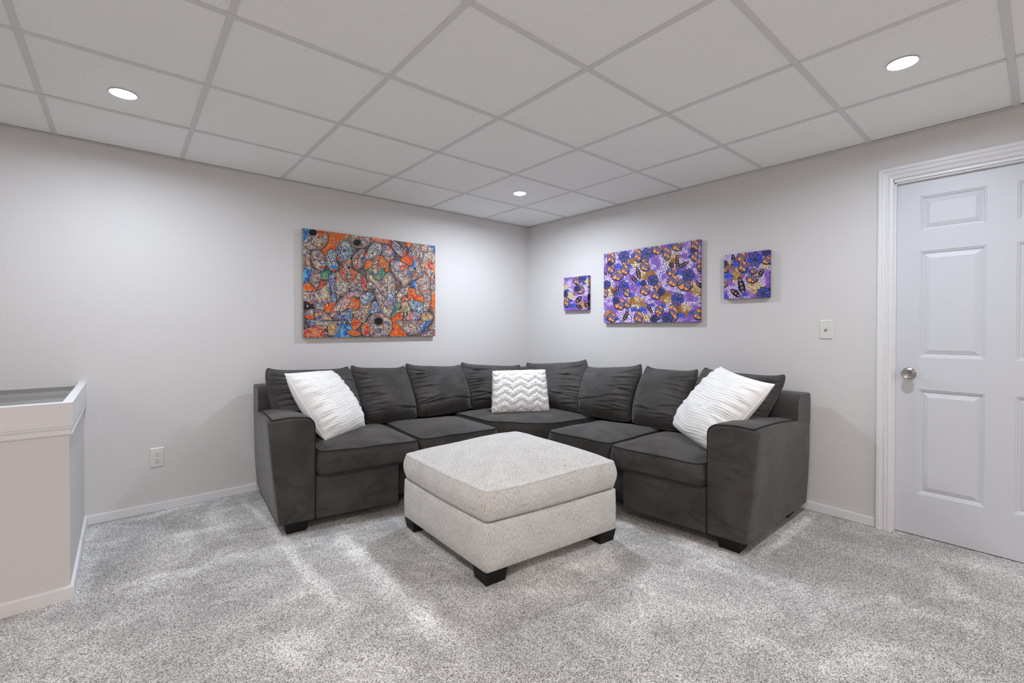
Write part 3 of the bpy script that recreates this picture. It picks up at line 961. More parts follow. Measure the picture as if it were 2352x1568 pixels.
def fluff(o, parent, n, seed):
    """plush fibres standing off the cover: one joined mesh of small blades"""
    me = o.data; rg = np.random.RandomState(seed)
    co = np.array([v.co[:] for v in me.vertices]); no = np.array([v.normal[:] for v in me.vertices])
    off = np.array(origin_of(o))
    idx = rg.randint(0, len(co), n)
    V = []; F = []
    for k, i in enumerate(idx):
        d = no[i] + rg.normal(0, .75, 3); d[2] -= .35; d /= np.linalg.norm(d)
        L = rg.uniform(.006, .013); w = np.cross(d, rg.normal(0, 1, 3)); w /= np.linalg.norm(w) + 1e-9; w *= rg.uniform(.0012, .0024)
        p = co[i] + off - no[i] * .001 + rg.normal(0, .0015, 3)
        b = len(V); m = p + d * L * .6; t = p + d * L + np.array([0, 0, -.002])
        V += [p - w, p + w, m + w * .8, m - w * .8, t]
        F += [(b, b + 1, b + 2, b + 3), (b + 3, b + 2, b + 4)]
    f = mesh('plush_fibres', V, F, M_FLUFF, parent, True)
    f['kind'] = 'stuff'
fluff(cho, chv, 14000, 3)

# ---------------------------------------------------------------- ottoman
otto = empty('ottoman', (-1.72, -1.75, 0), 'square grey woven storage ottoman with a cushioned lid', 'ottoman')
N_, L_, R_ = np.array((-2.159, -2.078)), np.array((-2.142, -1.235)), np.array((-1.306, -2.172))
F_ = L_ + R_ - N_
ctr = (N_ + F_) / 2
def shrink(P, k): return [ctr + (p - ctr) * k for p in P]
def bow(poly, amt):
    P = np.array(poly); out = []
    for q in P:
        v = q - ctr; ang_ = [abs(np.dot(v, e)) / np.linalg.norm(e) for e in ((R_ - N_), (L_ - N_))]
        k = 1 - (min(ang_) / max(ang_)) ** 2.0
        out.append(q + v / np.linalg.norm(v) * amt * k)
    return np.array(out)
ob = box_cushion('body', round_poly(shrink([N_, R_, F_, L_], .990), .020), .060, .286, -.006, M_CHEN, otto, .003, .006, 21, None, 0)
set_uv(ob)
LP = bow(round_poly(shrink([N_, R_, F_, L_], .994), [.030, .040, .06, .05]), .012)
lid = box_cushion('lid', LP, .296, .446, .088, M_CHEN, otto, .014, .018, 22, None, .004, lambda x, y: .006 * np.sin(x * 7), .022)
set_uv(lid)
tv, tf_ = tube([(ctr[0] + (q[0] - ctr[0]) * .991, ctr[1] + (q[1] - ctr[1]) * .991, .4385 + .006 * math.sin(q[0] * 7)) for q in LP], .0020, True, 6)
so = mesh('seam', tv, tf_, M_CHEN, lid, True); set_uv(so)
ang = math.atan2((R_ - N_)[1], (R_ - N_)[0]) + .02
for P in (N_, R_, F_, L_):
    q = ctr + (P - ctr) * .845
    foot(q[0], q[1], ang, .125, .064, .84, otto, 'leg')
# ================================================================== wall art, drawn in code as paint colour on the canvas mesh
def lin(c):
    c = np.asarray(c, float) / 255
    return np.where(c <= .04045, c / 12.92, ((c + .055) / 1.055) ** 2.4)

def homography(src, dst):
    A = []
    for (x, y), (u, v) in zip(src, dst):
        A.append([x, y, 1, 0, 0, 0, -u * x, -u * y, -u]); A.append([0, 0, 0, x, y, 1, -v * x, -v * y, -v])
    return np.linalg.svd(np.array(A))[2][-1].reshape(3, 3)

def spl(pts, k=5):
    P = np.array(pts, float); n = len(P); out = []
    for i in range(n):
        p0, p1, p2, p3 = P[i - 1], P[i], P[(i + 1) % n], P[(i + 2) % n]
        for t in np.arange(k) / k:
            out.append(.5 * (2 * p1 + (p2 - p0) * t + (2 * p0 - 5 * p1 + 4 * p2 - p3) * t * t + (3 * p1 - p0 - 3 * p2 + p3) * t ** 3))
    return np.array(out)

class Art:
    def __init__(s, X, Y, seed=1):
        s.X, s.Y = X, Y; s.C = np.zeros(X.shape + (3,)); s.seed = seed
    def box(s, P, m):
        lo = np.min(P, 0) - m; hi = np.max(P, 0) + m
        return (s.X > lo[0]) & (s.X < hi[0]) & (s.Y > lo[1]) & (s.Y < hi[1])
    def sd(s, P, b, closed=True):
        x = s.X[b]; y = s.Y[b]; d = np.full(x.shape, 1e9); ins = np.zeros(x.shape, bool)
        n = len(P)
        for i in range(n if closed else n - 1):
            ax, ay = P[i]; bx, by = P[(i + 1) % n]
            ex, ey = bx - ax, by - ay; L = ex * ex + ey * ey + 1e-9
            t = np.clip(((x - ax) * ex + (y - ay) * ey) / L, 0, 1)
            d = np.minimum(d, (x - ax - t * ex) ** 2 + (y - ay - t * ey) ** 2)
            if closed and ay != by:
                c = ((ay > y) != (by > y)) & (x < ex * (y - ay) / ey + ax)
                ins ^= c
        d = np.sqrt(d)
        return np.where(ins, -d, d) if closed else d
    def blend(s, b, m, col):
        m = np.clip(m, 0, 1)[:, None]
        s.C[b] = s.C[b] * (1 - m) + np.asarray(col) * m
    def fill(s, P, col, dark=1.5, white=.6, aa=.5, dcol=(20, 15, 19), wcol=(206, 198, 188)):
        P = np.array(P, float); b = s.box(P, dark + 1)
        if not b.any(): return
        d = s.sd(P, b)
        if dark: s.blend(b, (dark - d) / aa + .5, dcol)
        if white: s.blend(b, -d / aa + .5, wcol)
        c = (col(s.X[b], s.Y[b], -d) if getattr(col, 'deep', False) else col(s.X[b], s.Y[b])) if callable(col) else col
        s.blend(b, (-d - white) / aa + .5, c)
    def line(s, P, w, col, aa=.5):
        P = np.array(P, float); b = s.box(P, w + 1)
        if not b.any(): return
        s.blend(b, (w - s.sd(P, b, False)) / aa + .5, col)
    def ell(s, cx, cy, rx, ry, col, rot=0, **k):
        a = np.linspace(0, 2 * math.pi, 28, endpoint=False)
        x = rx * np.cos(a); y = ry * np.sin(a); c, sn = math.cos(rot), math.sin(rot)
        s.fill(np.stack([cx + x * c - y * sn, cy + x * sn + y * c], 1), col, **k)

PAL = {'multi': [(52, 74, 136), (120, 112, 104), (176, 70, 44), (58, 108, 122), (112, 74, 104), (168, 148, 116)],
       'cool': [(36, 70, 150), (62, 110, 170), (150, 140, 120), (44, 110, 140), (72, 64, 130)],
       'blue': [(24, 70, 150), (50, 120, 190), (36, 50, 130), (80, 150, 190)],
       'orange': [(206, 84, 28), (196, 66, 30), (214, 118, 40), (176, 56, 30)],
       'ochre': [(178, 132, 60), (196, 104, 40), (150, 96, 44), (206, 84, 28)],
       'red': [(170, 44, 40), (150, 34, 54), (196, 78, 50), (190, 120, 80)],
       'pink': [(176, 74, 80), (166, 56, 56), (150, 130, 120), (84, 72, 140)],
       'green': [(20, 100, 84), (44, 130, 92), (36, 88, 104), (120, 130, 84)],
       'khaki': [(160, 146, 96), (110, 112, 80), (176, 116, 70)],
       'warm': [(160, 136, 92), (180, 84, 48), (110, 116, 110), (130, 62, 54), (70, 84, 120)],
       'brown': [(70, 36, 32), (88, 52, 40), (54, 36, 46)],
       'dark': [(30, 27, 38), (44, 34, 32), (26, 38, 54), (62, 40, 36)],
       'lav': [(92, 84, 140), (130, 120, 140), (70, 80, 130), (150, 140, 130)]}
SPEC = {'orange': .25, 'ochre': .35, 'red': .4, 'blue': .3, 'brown': .05, 'dark': .10, 'green': .35}
def mott(key, seed, sz=8.0):
    pal = np.array(PAL[key], float)
    def f(x, y, depth=None):
        k = fbm(x / sz + seed * 3.1, y / sz - seed * 1.7, seed, 3)
        k = np.clip((k - .22) / .56, 0, .999) * len(pal)
        i = k.astype(int); fr = (k - i)[:, None]; fr = np.clip((fr - .25) / .5, 0, 1)
        c = pal[i] * (1 - fr) + pal[np.minimum(i + 1, len(pal) - 1)] * fr
        a = SPEC.get(key, .95)
        cl = np.clip((fbm(x / 6 + seed, y / 6, seed + 77, 2) - .24) / .22, 0, 1)
        if depth is not None: cl = cl * np.clip((depth - .8) / 3.5, .10, 1)
        n1 = fbm(x / 1.3 + seed, y / 1.1, seed + 31, 2); n2 = fbm(x / 1.3 - seed, y / 1.7 + 5, seed + 47, 2)
        w = (np.clip((n1 - .53) / .10, 0, 1) * a * cl)[:, None]; dk = (np.clip((n2 - .58) / .12, 0, 1) * a * .8 * cl)[:, None]
        c = c * (1 - dk) + np.array([34, 32, 44.]) * dk
        return c * (1 - w) + np.array([226, 216, 188.]) * w
    f.deep = True
    return f

def figure_painting(X, Y):
    A = Art(X, Y)
    a = lambda p: [(680 + x / 10.456, 510 + y / 10.456) for x, y in p]
    b = lambda p: [(840 + x / 10.456, 510 + y / 10.456) for x, y in p]
    c = lambda p: [(680 + x / 10.456, 640 + y / 10.456) for x, y in p]
    d = lambda p: [(840 + x / 10.456, 640 + y / 10.456) for x, y in p]
    A.C[:] = (.55 * mott('dark', 2, 10)(X.ravel(), Y.ravel()) + .45 * mott('warm', 3, 8)(X.ravel(), Y.ravel())).reshape(X.shape + (3,))
    sd = [10]
    def S(P, key, sz=8.0, **k):
        sd[0] += 1; A.fill(spl(P), mott(key, sd[0], sz), **k)
    def H(P, key, **k):
        sd[0] += 1; A.fill(P, mott(key, sd[0], 9), **k)
    nb = dict(dark=0, white=0, aa=2.0)
    S(a([(740, 190), (1250, 270), (1240, 430), (950, 620), (880, 800), (640, 800), (600, 690), (720, 560), (760, 400)]), 'ochre', 9, **nb)
    S(a([(640, 640), (900, 560), (960, 640), (900, 780), (660, 800)]), 'orange', 6, **nb)
    S(a([(140, 560), (350, 680), (320, 960), (380, 1110), (330, 1250), (140, 1450)]), 'warm', 7, **nb)
    S(a([(140, 1120), (330, 1150), (330, 1330), (160, 1480)]), 'blue', 6, **nb)
    S(b([(100, 340), (610, 400), (620, 640), (690, 800), (560, 560), (380, 490), (100, 480)]), 'red', 7, **nb)
    S(b([(1290, 490), (1690, 540), (1690, 1580), (1540, 1560), (1500, 1300), (1330, 1160), (1280, 950)]), 'multi', 8, **nb)
    S(b([(1480, 520), (1690, 540), (1690, 760), (1620, 640)]), 'blue', 6, **nb)
    S(b([(1380, 980), (1690, 960), (1690, 1160), (1500, 1080)]), 'red', 6, **nb)
    S(d([(1540, -60), (1690, -60), (1690, 1390), (1300, 1390), (1500, 1180), (1640, 930), (1560, 600)]), 'warm', 9, **nb)
    S(d([(1560, 400), (1670, 380), (1660, 640), (1560, 700)]), 'orange', 6, **nb)
    S(d([(600, 900), (800, 760), (860, 900), (800, 1080), (960, 1380), (560, 1380), (620, 1150)]), 'orange', 7, **nb)
    S(c([(880, 1380), (1080, 1110), (1300, 1090), (1400, 1250), (1200, 1290), (1260, 1390)]), 'blue', 7, **nb)
    S(a([(300, 1420), (560, 1390), (760, 1420), (760, 1600), (300, 1600)]), 'multi', 7, **nb)
    H(a([(565, 1180), (830, 1140), (770, 1400), (560, 1410)]), 'green', white=0)
    S(d([(80, 600), (300, 560), (330, 760), (100, 830)]), 'cool', 7, **nb)
    S(c([(160, 620), (640, 600), (660, 760), (300, 720), (170, 760)]), 'brown', 7, **nb)
    S(c([(420, 560), (640, 620), (650, 770), (460, 700)]), 'lav', 6, **nb)
    # drums
    def drum(f, cx, cy, rx, ry, hx, hy, hrx, hry):
        P = lambda x, y, u, v: f([(x + u * math.cos(t), y + v * math.sin(t)) for t in np.linspace(0, 2 * math.pi, 40, endpoint=False)])
        H(P(cx, cy, rx, ry), 'multi', dark=1.9, white=.8)
        A.fill(P(hx, hy, hrx, hry), (22, 22, 26), dark=1.0, white=.8, wcol=(170, 160, 160))
    drum(a, 430, 385, 318, 292, 395, 262, 104, 88)
    S(a([(150, 130), (270, 160), (290, 300), (230, 430), (150, 430)]), 'blue', 6, **nb)
    S(a([(520, 190), (650, 210), (640, 330), (530, 330)]), 'orange', 6, **nb)
    A.ell(*a([(395, 262)])[0], 9.9, 8.4, (22, 22, 26), dark=0, white=.7, wcol=(160, 160, 165))
    drum(a, 1510, 420, 258, 196, 1445, 490, 104, 84)
    drum(d, 300, 1120, 308, 306, 280, 1015, 114, 102)
    # left woman
    S(a([(380, 1110), (470, 1160), (550, 1170), (560, 1400), (480, 1560), (330, 1440), (310, 1380), (350, 1300)]), 'multi')
    S(c([(480, 270), (640, 200), (700, 70), (770, 80), (770, 250), (805, 420), (790, 540), (640, 610), (530, 590), (450, 520), (390, 580), (320, 600), (250, 560), (165, 570), (150, 300), (350, 300)]), 'multi')
    S(c([(560, 55), (690, 60), (650, 170), (490, 275), (530, 190)]), 'red', white=.4)
    S(c([(150, 190), (280, 85), (360, 180), (460, 275), (250, 295), (150, 285)]), 'orange')
    S(c([(170, 560), (240, 560), (310, 600), (300, 690), (170, 690)]), 'dark', white=0)
    S(a([(1100, 960), (1290, 900), (1300, 1100), (1400, 1170), (1465, 1220), (1370, 1390), (1230, 1425), (1110, 1370), (1010, 1190), (1110, 1090)]), 'red', 7)
    S(a([(1120, 1000), (1280, 1000), (1290, 1180), (1350, 1300), (1250, 1400), (1150, 1330), (1130, 1200)]), 'warm', 5, **nb)
    # centre left woman: arm, dress
    S(a([(770, 1330), (870, 1212), (930, 1260), (938, 1440)]) + c([(905, 150), (900, 300), (935, 500), (900, 640), (800, 800), (690, 790), (665, 640), (800, 560), (835, 300), (790, 100)]), 'cool')
    S(c([(670, 620), (890, 560), (880, 680), (780, 800), (680, 780)]), 'orange', 6, **nb)
    S(a([(930, 1220), (1000, 1190), (1100, 1370), (1230, 1430), (1370, 1395), (1455, 1230), (1525, 1260), (1530, 1400)]) + c([(1565, 150), (1585, 300), (1420, 290), (1310, 270), (1245, 200), (1230, 290), (1180, 370), (1080, 405), (1000, 385), (930, 320), (905, 200), (930, 20)]), 'multi')
    S(a([(1540, 1280), (1620, 1330), (1690, 1450)]) + c([(1700, 100), (1690, 230), (1640, 285), (1570, 180), (1545, 20)]), 'red')
    S(c([(800, 830), (930, 620), (1120, 430), (1300, 300), (1590, 310), (1510, 450), (1360, 430), (1210, 680), (1080, 785), (900, 900), (830, 910)]), 'pink', 7)
    H(c([(1360, 430), (1430, 480), (1510, 500), (1515, 715), (1215, 700)]), 'orange')
    A.ell(*c([(1330, 600)])[0], 4.2, 3.6, (205, 180, 150), dark=.6, white=.6); A.ell(*c([(1330, 600)])[0], 2.0, 1.8, (60, 45, 40), dark=0, white=0)
    S(c([(1520, 560), (1760, 535), (1755, 780), (1690, 900), (1610, 1035), (1530, 1030), (1330, 890), (1290, 725), (1510, 720)]), 'warm', 7)
    S(c([(1530, 380), (1760, 330), (1850, 400), (1760, 540), (1600, 610), (1520, 540)]), 'cool', 6)
    S(c([(1000, 770), (1080, 810), (1290, 725), (1330, 890), (1310, 1020), (1250, 1020), (1190, 960), (1140, 1065), (1090, 1000), (1070, 1070), (1000, 1040), (1040, 960), (900, 925), (960, 880), (1060, 850)]), 'cool', 5)
    # fish, baskets and hands at the left
    S(c([(180, 860), (250, 755), (400, 715), (600, 760), (760, 870), (850, 990), (700, 1000), (500, 985), (380, 975), (250, 940)]), 'warm', 6)
    S(c([(182, 865), (255, 765), (400, 728), (412, 930), (370, 970), (250, 935)]), 'lav', 6)
    S(c([(190, 880), (400, 850), (400, 960), (260, 940)]), 'orange', 5, **nb)
    A.ell(*c([(315, 835)])[0], 4.2, 3.8, (190, 170, 175), dark=.5, white=.6); A.ell(*c([(315, 835)])[0], 2.2, 2.0, (35, 30, 35), dark=0, white=0)
    H(c([(240, 970), (500, 1000), (960, 1015), (1090, 1105), (920, 1340), (760, 1340), (740, 1120), (340, 1135)]), 'cool')
    H(c([(770, 1030), (950, 1040), (950, 1180), (900, 1320), (770, 1330)]), 'khaki', dark=0, white=0, aa=1.5)
    S(c([(150, 1240), (350, 1155), (490, 1110), (520, 1060), (560, 1140), (690, 1120), (700, 1180), (620, 1220), (730, 1290), (640, 1320), (600, 1390), (150, 1390)]), 'red', 6)
    H(c([(1350, 925), (1545, 1050), (1370, 1262), (1285, 1110)]), 'orange')
    A.fill(spl(c([(1190, 1275), (1330, 1235), (1460, 1260), (1530, 1330), (1360, 1360)])), mott('orange', 71))
    S(c([(1640, 1045), (1555, 1140), (1555, 1280), (1640, 1365), (1730, 1350), (1700, 1300), (1815, 1295), (1740, 1230), (1810, 1180), (1730, 1160), (1740, 1080)]), 'red', 6)
    # centre right woman
    S(b([(10, 1150), (110, 1090), (130, 900), (285, 890), (300, 1030), (420, 1150), (530, 1190), (640, 1290), (685, 1420)]) + d([(695, 100), (690, 520), (660, 700), (565, 930), (510, 935), (360, 800), (300, 650), (240, 480), (180, 300), (215, 225), (20, 225), (10, 60)]), 'multi')
    S(b([(40, 1150), (150, 1000), (290, 1010), (420, 1150), (450, 1230), (340, 1362), (220, 1362)]), 'green', 9, white=.4)
    S(b([(120, 920), (280, 900), (300, 1040), (350, 1150), (200, 1250), (110, 1120)]), 'multi', 6, **nb)
    A.line(d([(515, -160), (512, 200), (495, 500), (545, 700)]), .8, (40, 36, 44)); A.line(d([(262, 230), (380, 370), (485, 490)]), 1.0, (40, 36, 44))
    A.line(d([(525, -160), (522, 200), (508, 500)]), .4, (215, 205, 185))
    S(d([(505, 340), (690, 380), (690, 540), (500, 520)]), 'cool', 6, **nb)
    S(d([(500, 520), (640, 540), (600, 640), (500, 620)]), 'pink', 6, **nb)
    S(d([(1020, 160), (860, 220), (720, 400), (700, 600), (650, 760), (590, 905), (700, 850), (790, 690), (850, 540), (920, 390), (1020, 350)]), 'multi')
    S(d([(690, 560), (800, 580), (740, 760), (600, 890), (650, 760)]), 'green', 6, **nb)
    # right woman
    S(b([(570, 975), (660, 900), (850, 940), (1010, 1030), (990, 1240), (1080, 1350), (1180, 1410), (1370, 1240), (1420, 1225), (1520, 1340), (1545, 1540)]) + d([(1550, 350), (1540, 600), (1450, 800), (1350, 830), (1110, 710), (1010, 525), (1200, 530), (1355, 590), (1370, 370), (1280, 405), (1190, 320), (1170, 190), (1090, 225), (1085, 20), (900, 190), (830, 60)]) + b([(780, 1400), (700, 1300), (600, 1130)]), 'multi')
    S(b([(575, 985), (670, 910), (850, 940), (1000, 1035), (890, 1145), (750, 1180), (640, 1100)]), 'lav', 6)
    S(b([(850, 1010), (1000, 1035), (890, 1140), (800, 1150)]), 'red', 5, **nb)
    S(b([(1110, 900), (1260, 880), (1290, 1050), (1370, 1230), (1170, 1360), (1080, 1350), (1000, 1220), (1020, 1100)]), 'warm', 6)
    S(b([(1110, 900), (1190, 890), (1180, 1080), (1080, 1120), (1060, 1040)]), 'blue', 6, **nb)
    S(b([(1100, 1390), (1170, 1420), (1170, 1560), (1090, 1570)]), 'blue', 5, **nb)
    S(b([(440, 1140), (540, 980), (520, 1170), (460, 1180)]), 'orange', 5, white=0)
    S(b([(300, 860), (400, 800), (540, 970), (430, 1100), (330, 1050)]), 'ochre', 6)
    S(b([(0, 920), (110, 900), (120, 1030), (20, 1110), (-60, 1130)]), 'orange', 6)
    S(d([(1020, 240), (1170, 250), (1185, 360), (1350, 410), (1350, 580), (1150, 525), (1010, 515)]), 'orange', 6)
    A.line(d([(1050, 290), (1140, 310)]), .5, (60, 30, 30)); A.line(d([(1080, 360), (1130, 480)]), .7, (60, 30, 30))
    S(d([(860, 480), (930, 425), (955, 540), (870, 575)]), 'orange', 5)
    S(d([(830, 590), (1010, 540), (1065, 680), (1025, 835), (965, 770), (935, 875), (900, 780), (850, 875), (840, 780), (750, 795), (850, 690)]), 'khaki', 6)
    S(d([(1010, 525), (1200, 530), (1360, 600), (1350, 820), (1180, 780), (1060, 680)]), 'cool', 7)
    S(d([(880, 980), (950, 900), (1100, 780), (1310, 870), (1200, 990), (1080, 1005)]), 'pink', 6)
    H(d([(690, 1010), (1580, 1000), (1280, 1315), (1000, 1352)]), 'multi')
    H(d([(1450, 1010), (1580, 1000), (1280, 1315), (1250, 1290)]), 'blue', dark=0, white=0, aa=2)
    H(d([(860, 1150), (960, 1270), (1040, 1330), (1000, 1352)]), 'blue', dark=0, white=0, aa=2)
    A.line(d([(780, 1055), (1460, 1078)]), .4, (70, 50, 50))
    S(d([(1340, 840), (1470, 800), (1570, 860), (1610, 920), (1530, 1000), (1330, 1000)]), 'khaki', 5)
    A.ell(*d([(1435, 850)])[0], 2.0, 1.8, (60, 60, 110), dark=.4, white=.5, wcol=(200, 90, 60))
    # heads
    heads = [(a, [(380, 720), (470, 682), (580, 710), (680, 860), (692, 960), (690, 1060), (620, 1168), (520, 1140), (440, 1080), (370, 950), (360, 830)], 'multi', (640, 1085), [(390, 850), (500, 890), (600, 1005)]),
             (a, [(820, 655), (930, 720), (960, 830), (945, 960), (1000, 1050), (940, 1160), (880, 1190), (830, 1170), (760, 1080), (700, 980), (695, 850), (740, 740)], 'cool', (885, 1160), [(745, 790), (790, 900), (850, 1010)]),
             (a, [(1050, 520), (1170, 452), (1250, 480), (1300, 620), (1300, 800), (1220, 900), (1100, 942), (1000, 930), (965, 850), (1000, 800), (950, 720), (960, 640)], 'cool', (1015, 870), [(1060, 540), (1070, 640), (1050, 760)]),
             (a, [(1480, 690), (1580, 635), (1620, 720), (1642, 880), (1600, 1010), (1500, 1100), (1410, 1135), (1345, 1010), (1332, 880), (1380, 780)], 'multi', (1425, 1075), [(1560, 700), (1500, 850), (1450, 990)]),
             (b, [(-50, 840), (20, 700), (110, 540), (200, 485), (330, 520), (365, 580), (340, 700), (270, 800), (150, 862), (0, 892)], 'lav', (-30, 760), [(110, 640), (60, 700), (-20, 750)]),
             (b, [(420, 545), (520, 570), (610, 650), (650, 750), (640, 850), (560, 942), (480, 900), (400, 800), (375, 680), (390, 590)], 'pink', (590, 900), [(400, 700), (500, 780), (590, 880)]),
             (b, [(620, 430), (740, 500), (850, 620), (900, 690), (945, 600), (945, 740), (925, 832), (850, 822), (720, 720), (640, 620), (608, 520)], 'pink', (915, 730), [(640, 470), (760, 560), (870, 680)]),
             (b, [(1080, 498), (1200, 490), (1290, 540), (1300, 620), (1280, 720), (1262, 820), (1160, 890), (1080, 912), (1015, 770), (1010, 640)], 'multi', (1070, 850), [(1250, 560), (1140, 670), (1090, 780)])]
    for k, (f, P, key, lip, nose) in enumerate(heads):
        A.fill(spl(f(P)), mott(key, 120 + k, 7), dark=1.9, white=.75)
        A.line(f(nose), 1.2, (44, 40, 60)); A.line([(x + 1.6, y - .6) for x, y in f(nose)], .7, (215, 200, 170))
        A.ell(*f([lip])[0], 4.2, 3.0, (205, 80, 45), dark=.5, white=0); q = f([lip])[0]
        A.line([(q[0] - 3, q[1]), (q[0] + 3, q[1])], .35, (110, 35, 30))
        n1 = f([nose[1]])[0]
        for sgn in (-1, 1):
            A.ell(n1[0] + sgn * 6.5, n1[1] + 3.0 + .6 * sgn, 2.6, .9, (35, 30, 45), dark=.3, white=0)
    A.fill(spl(a([(830, 1050), (940, 1050), (930, 1120), (850, 1120)])), (60, 110, 190), dark=0, white=0)
    A.fill(spl(a([(590, 990), (660, 980), (650, 1020), (590, 1030)])), (70, 110, 170), dark=0, white=0)
    S(b([(165, 890), (300, 800), (320, 820), (280, 890), (200, 910)]), 'orange', 5)
    S(b([(850, 850), (970, 770), (1010, 620), (930, 480), (1080, 490), (1010, 640), (1005, 800), (1090, 920), (1110, 1000), (1040, 1030), (940, 980), (850, 935)]), 'orange', 6, white=0)
    for f, x, y, r in ((a, 1245, 1090, 4.6), (b, 1170, 1110, 4.2)):
        q = f([(x, y)])[0]; A.line([(q[0], q[1] - 22), (q[0] - .2, q[1] - r)], .5, (215, 205, 200)); A.ell(q[0], q[1], r, r, (34, 30, 34), dark=.3, white=.8)
    for (x, y, u, v) in ((900, 470, 990, 570), (1000, 400, 1040, 560), (1110, 380, 1130, 480), (1180, 370, 1250, 420), (1310, 600, 1380, 610), (1310, 720, 1380, 720)):
        m = a([(x, y)])[0]; n = a([(u, v)])[0]
        A.ell((m[0] + n[0]) / 2, (m[1] + n[1]) / 2, 2.0, 4.2, (34, 28, 30), rot=.5, dark=.2, white=.7)
    for (f, x, y) in ((c, 520, 1075), (c, 690, 1140), (c, 710, 1295), (c, 270, 650), (c, 735, 630), (c, 985, 420), (c, 1700, 350), (c, 1015, 1040), (c, 1130, 1045), (c, 1275, 1030), (c, 1785, 1170), (c, 1785, 1280), (d, 850, 850), (d, 930, 860), (d, 755, 780), (d, 1010, 820), (d, 190, 570), (d, 715, 310), (d, 970, 490), (d, 1090, 490)):
        q = f([(x, y)])[0]; A.ell(q[0], q[1], 1.3, 2.2, (232, 226, 215), dark=.3, white=0)
    A.line(d([(1500, 1245), (1525, 1215), (1535, 1250), (1550, 1225), (1570, 1250), (1585, 1222), (1600, 1250), (1625, 1220), (1610, 1275)]), .45, (30, 30, 40))
    return A.C

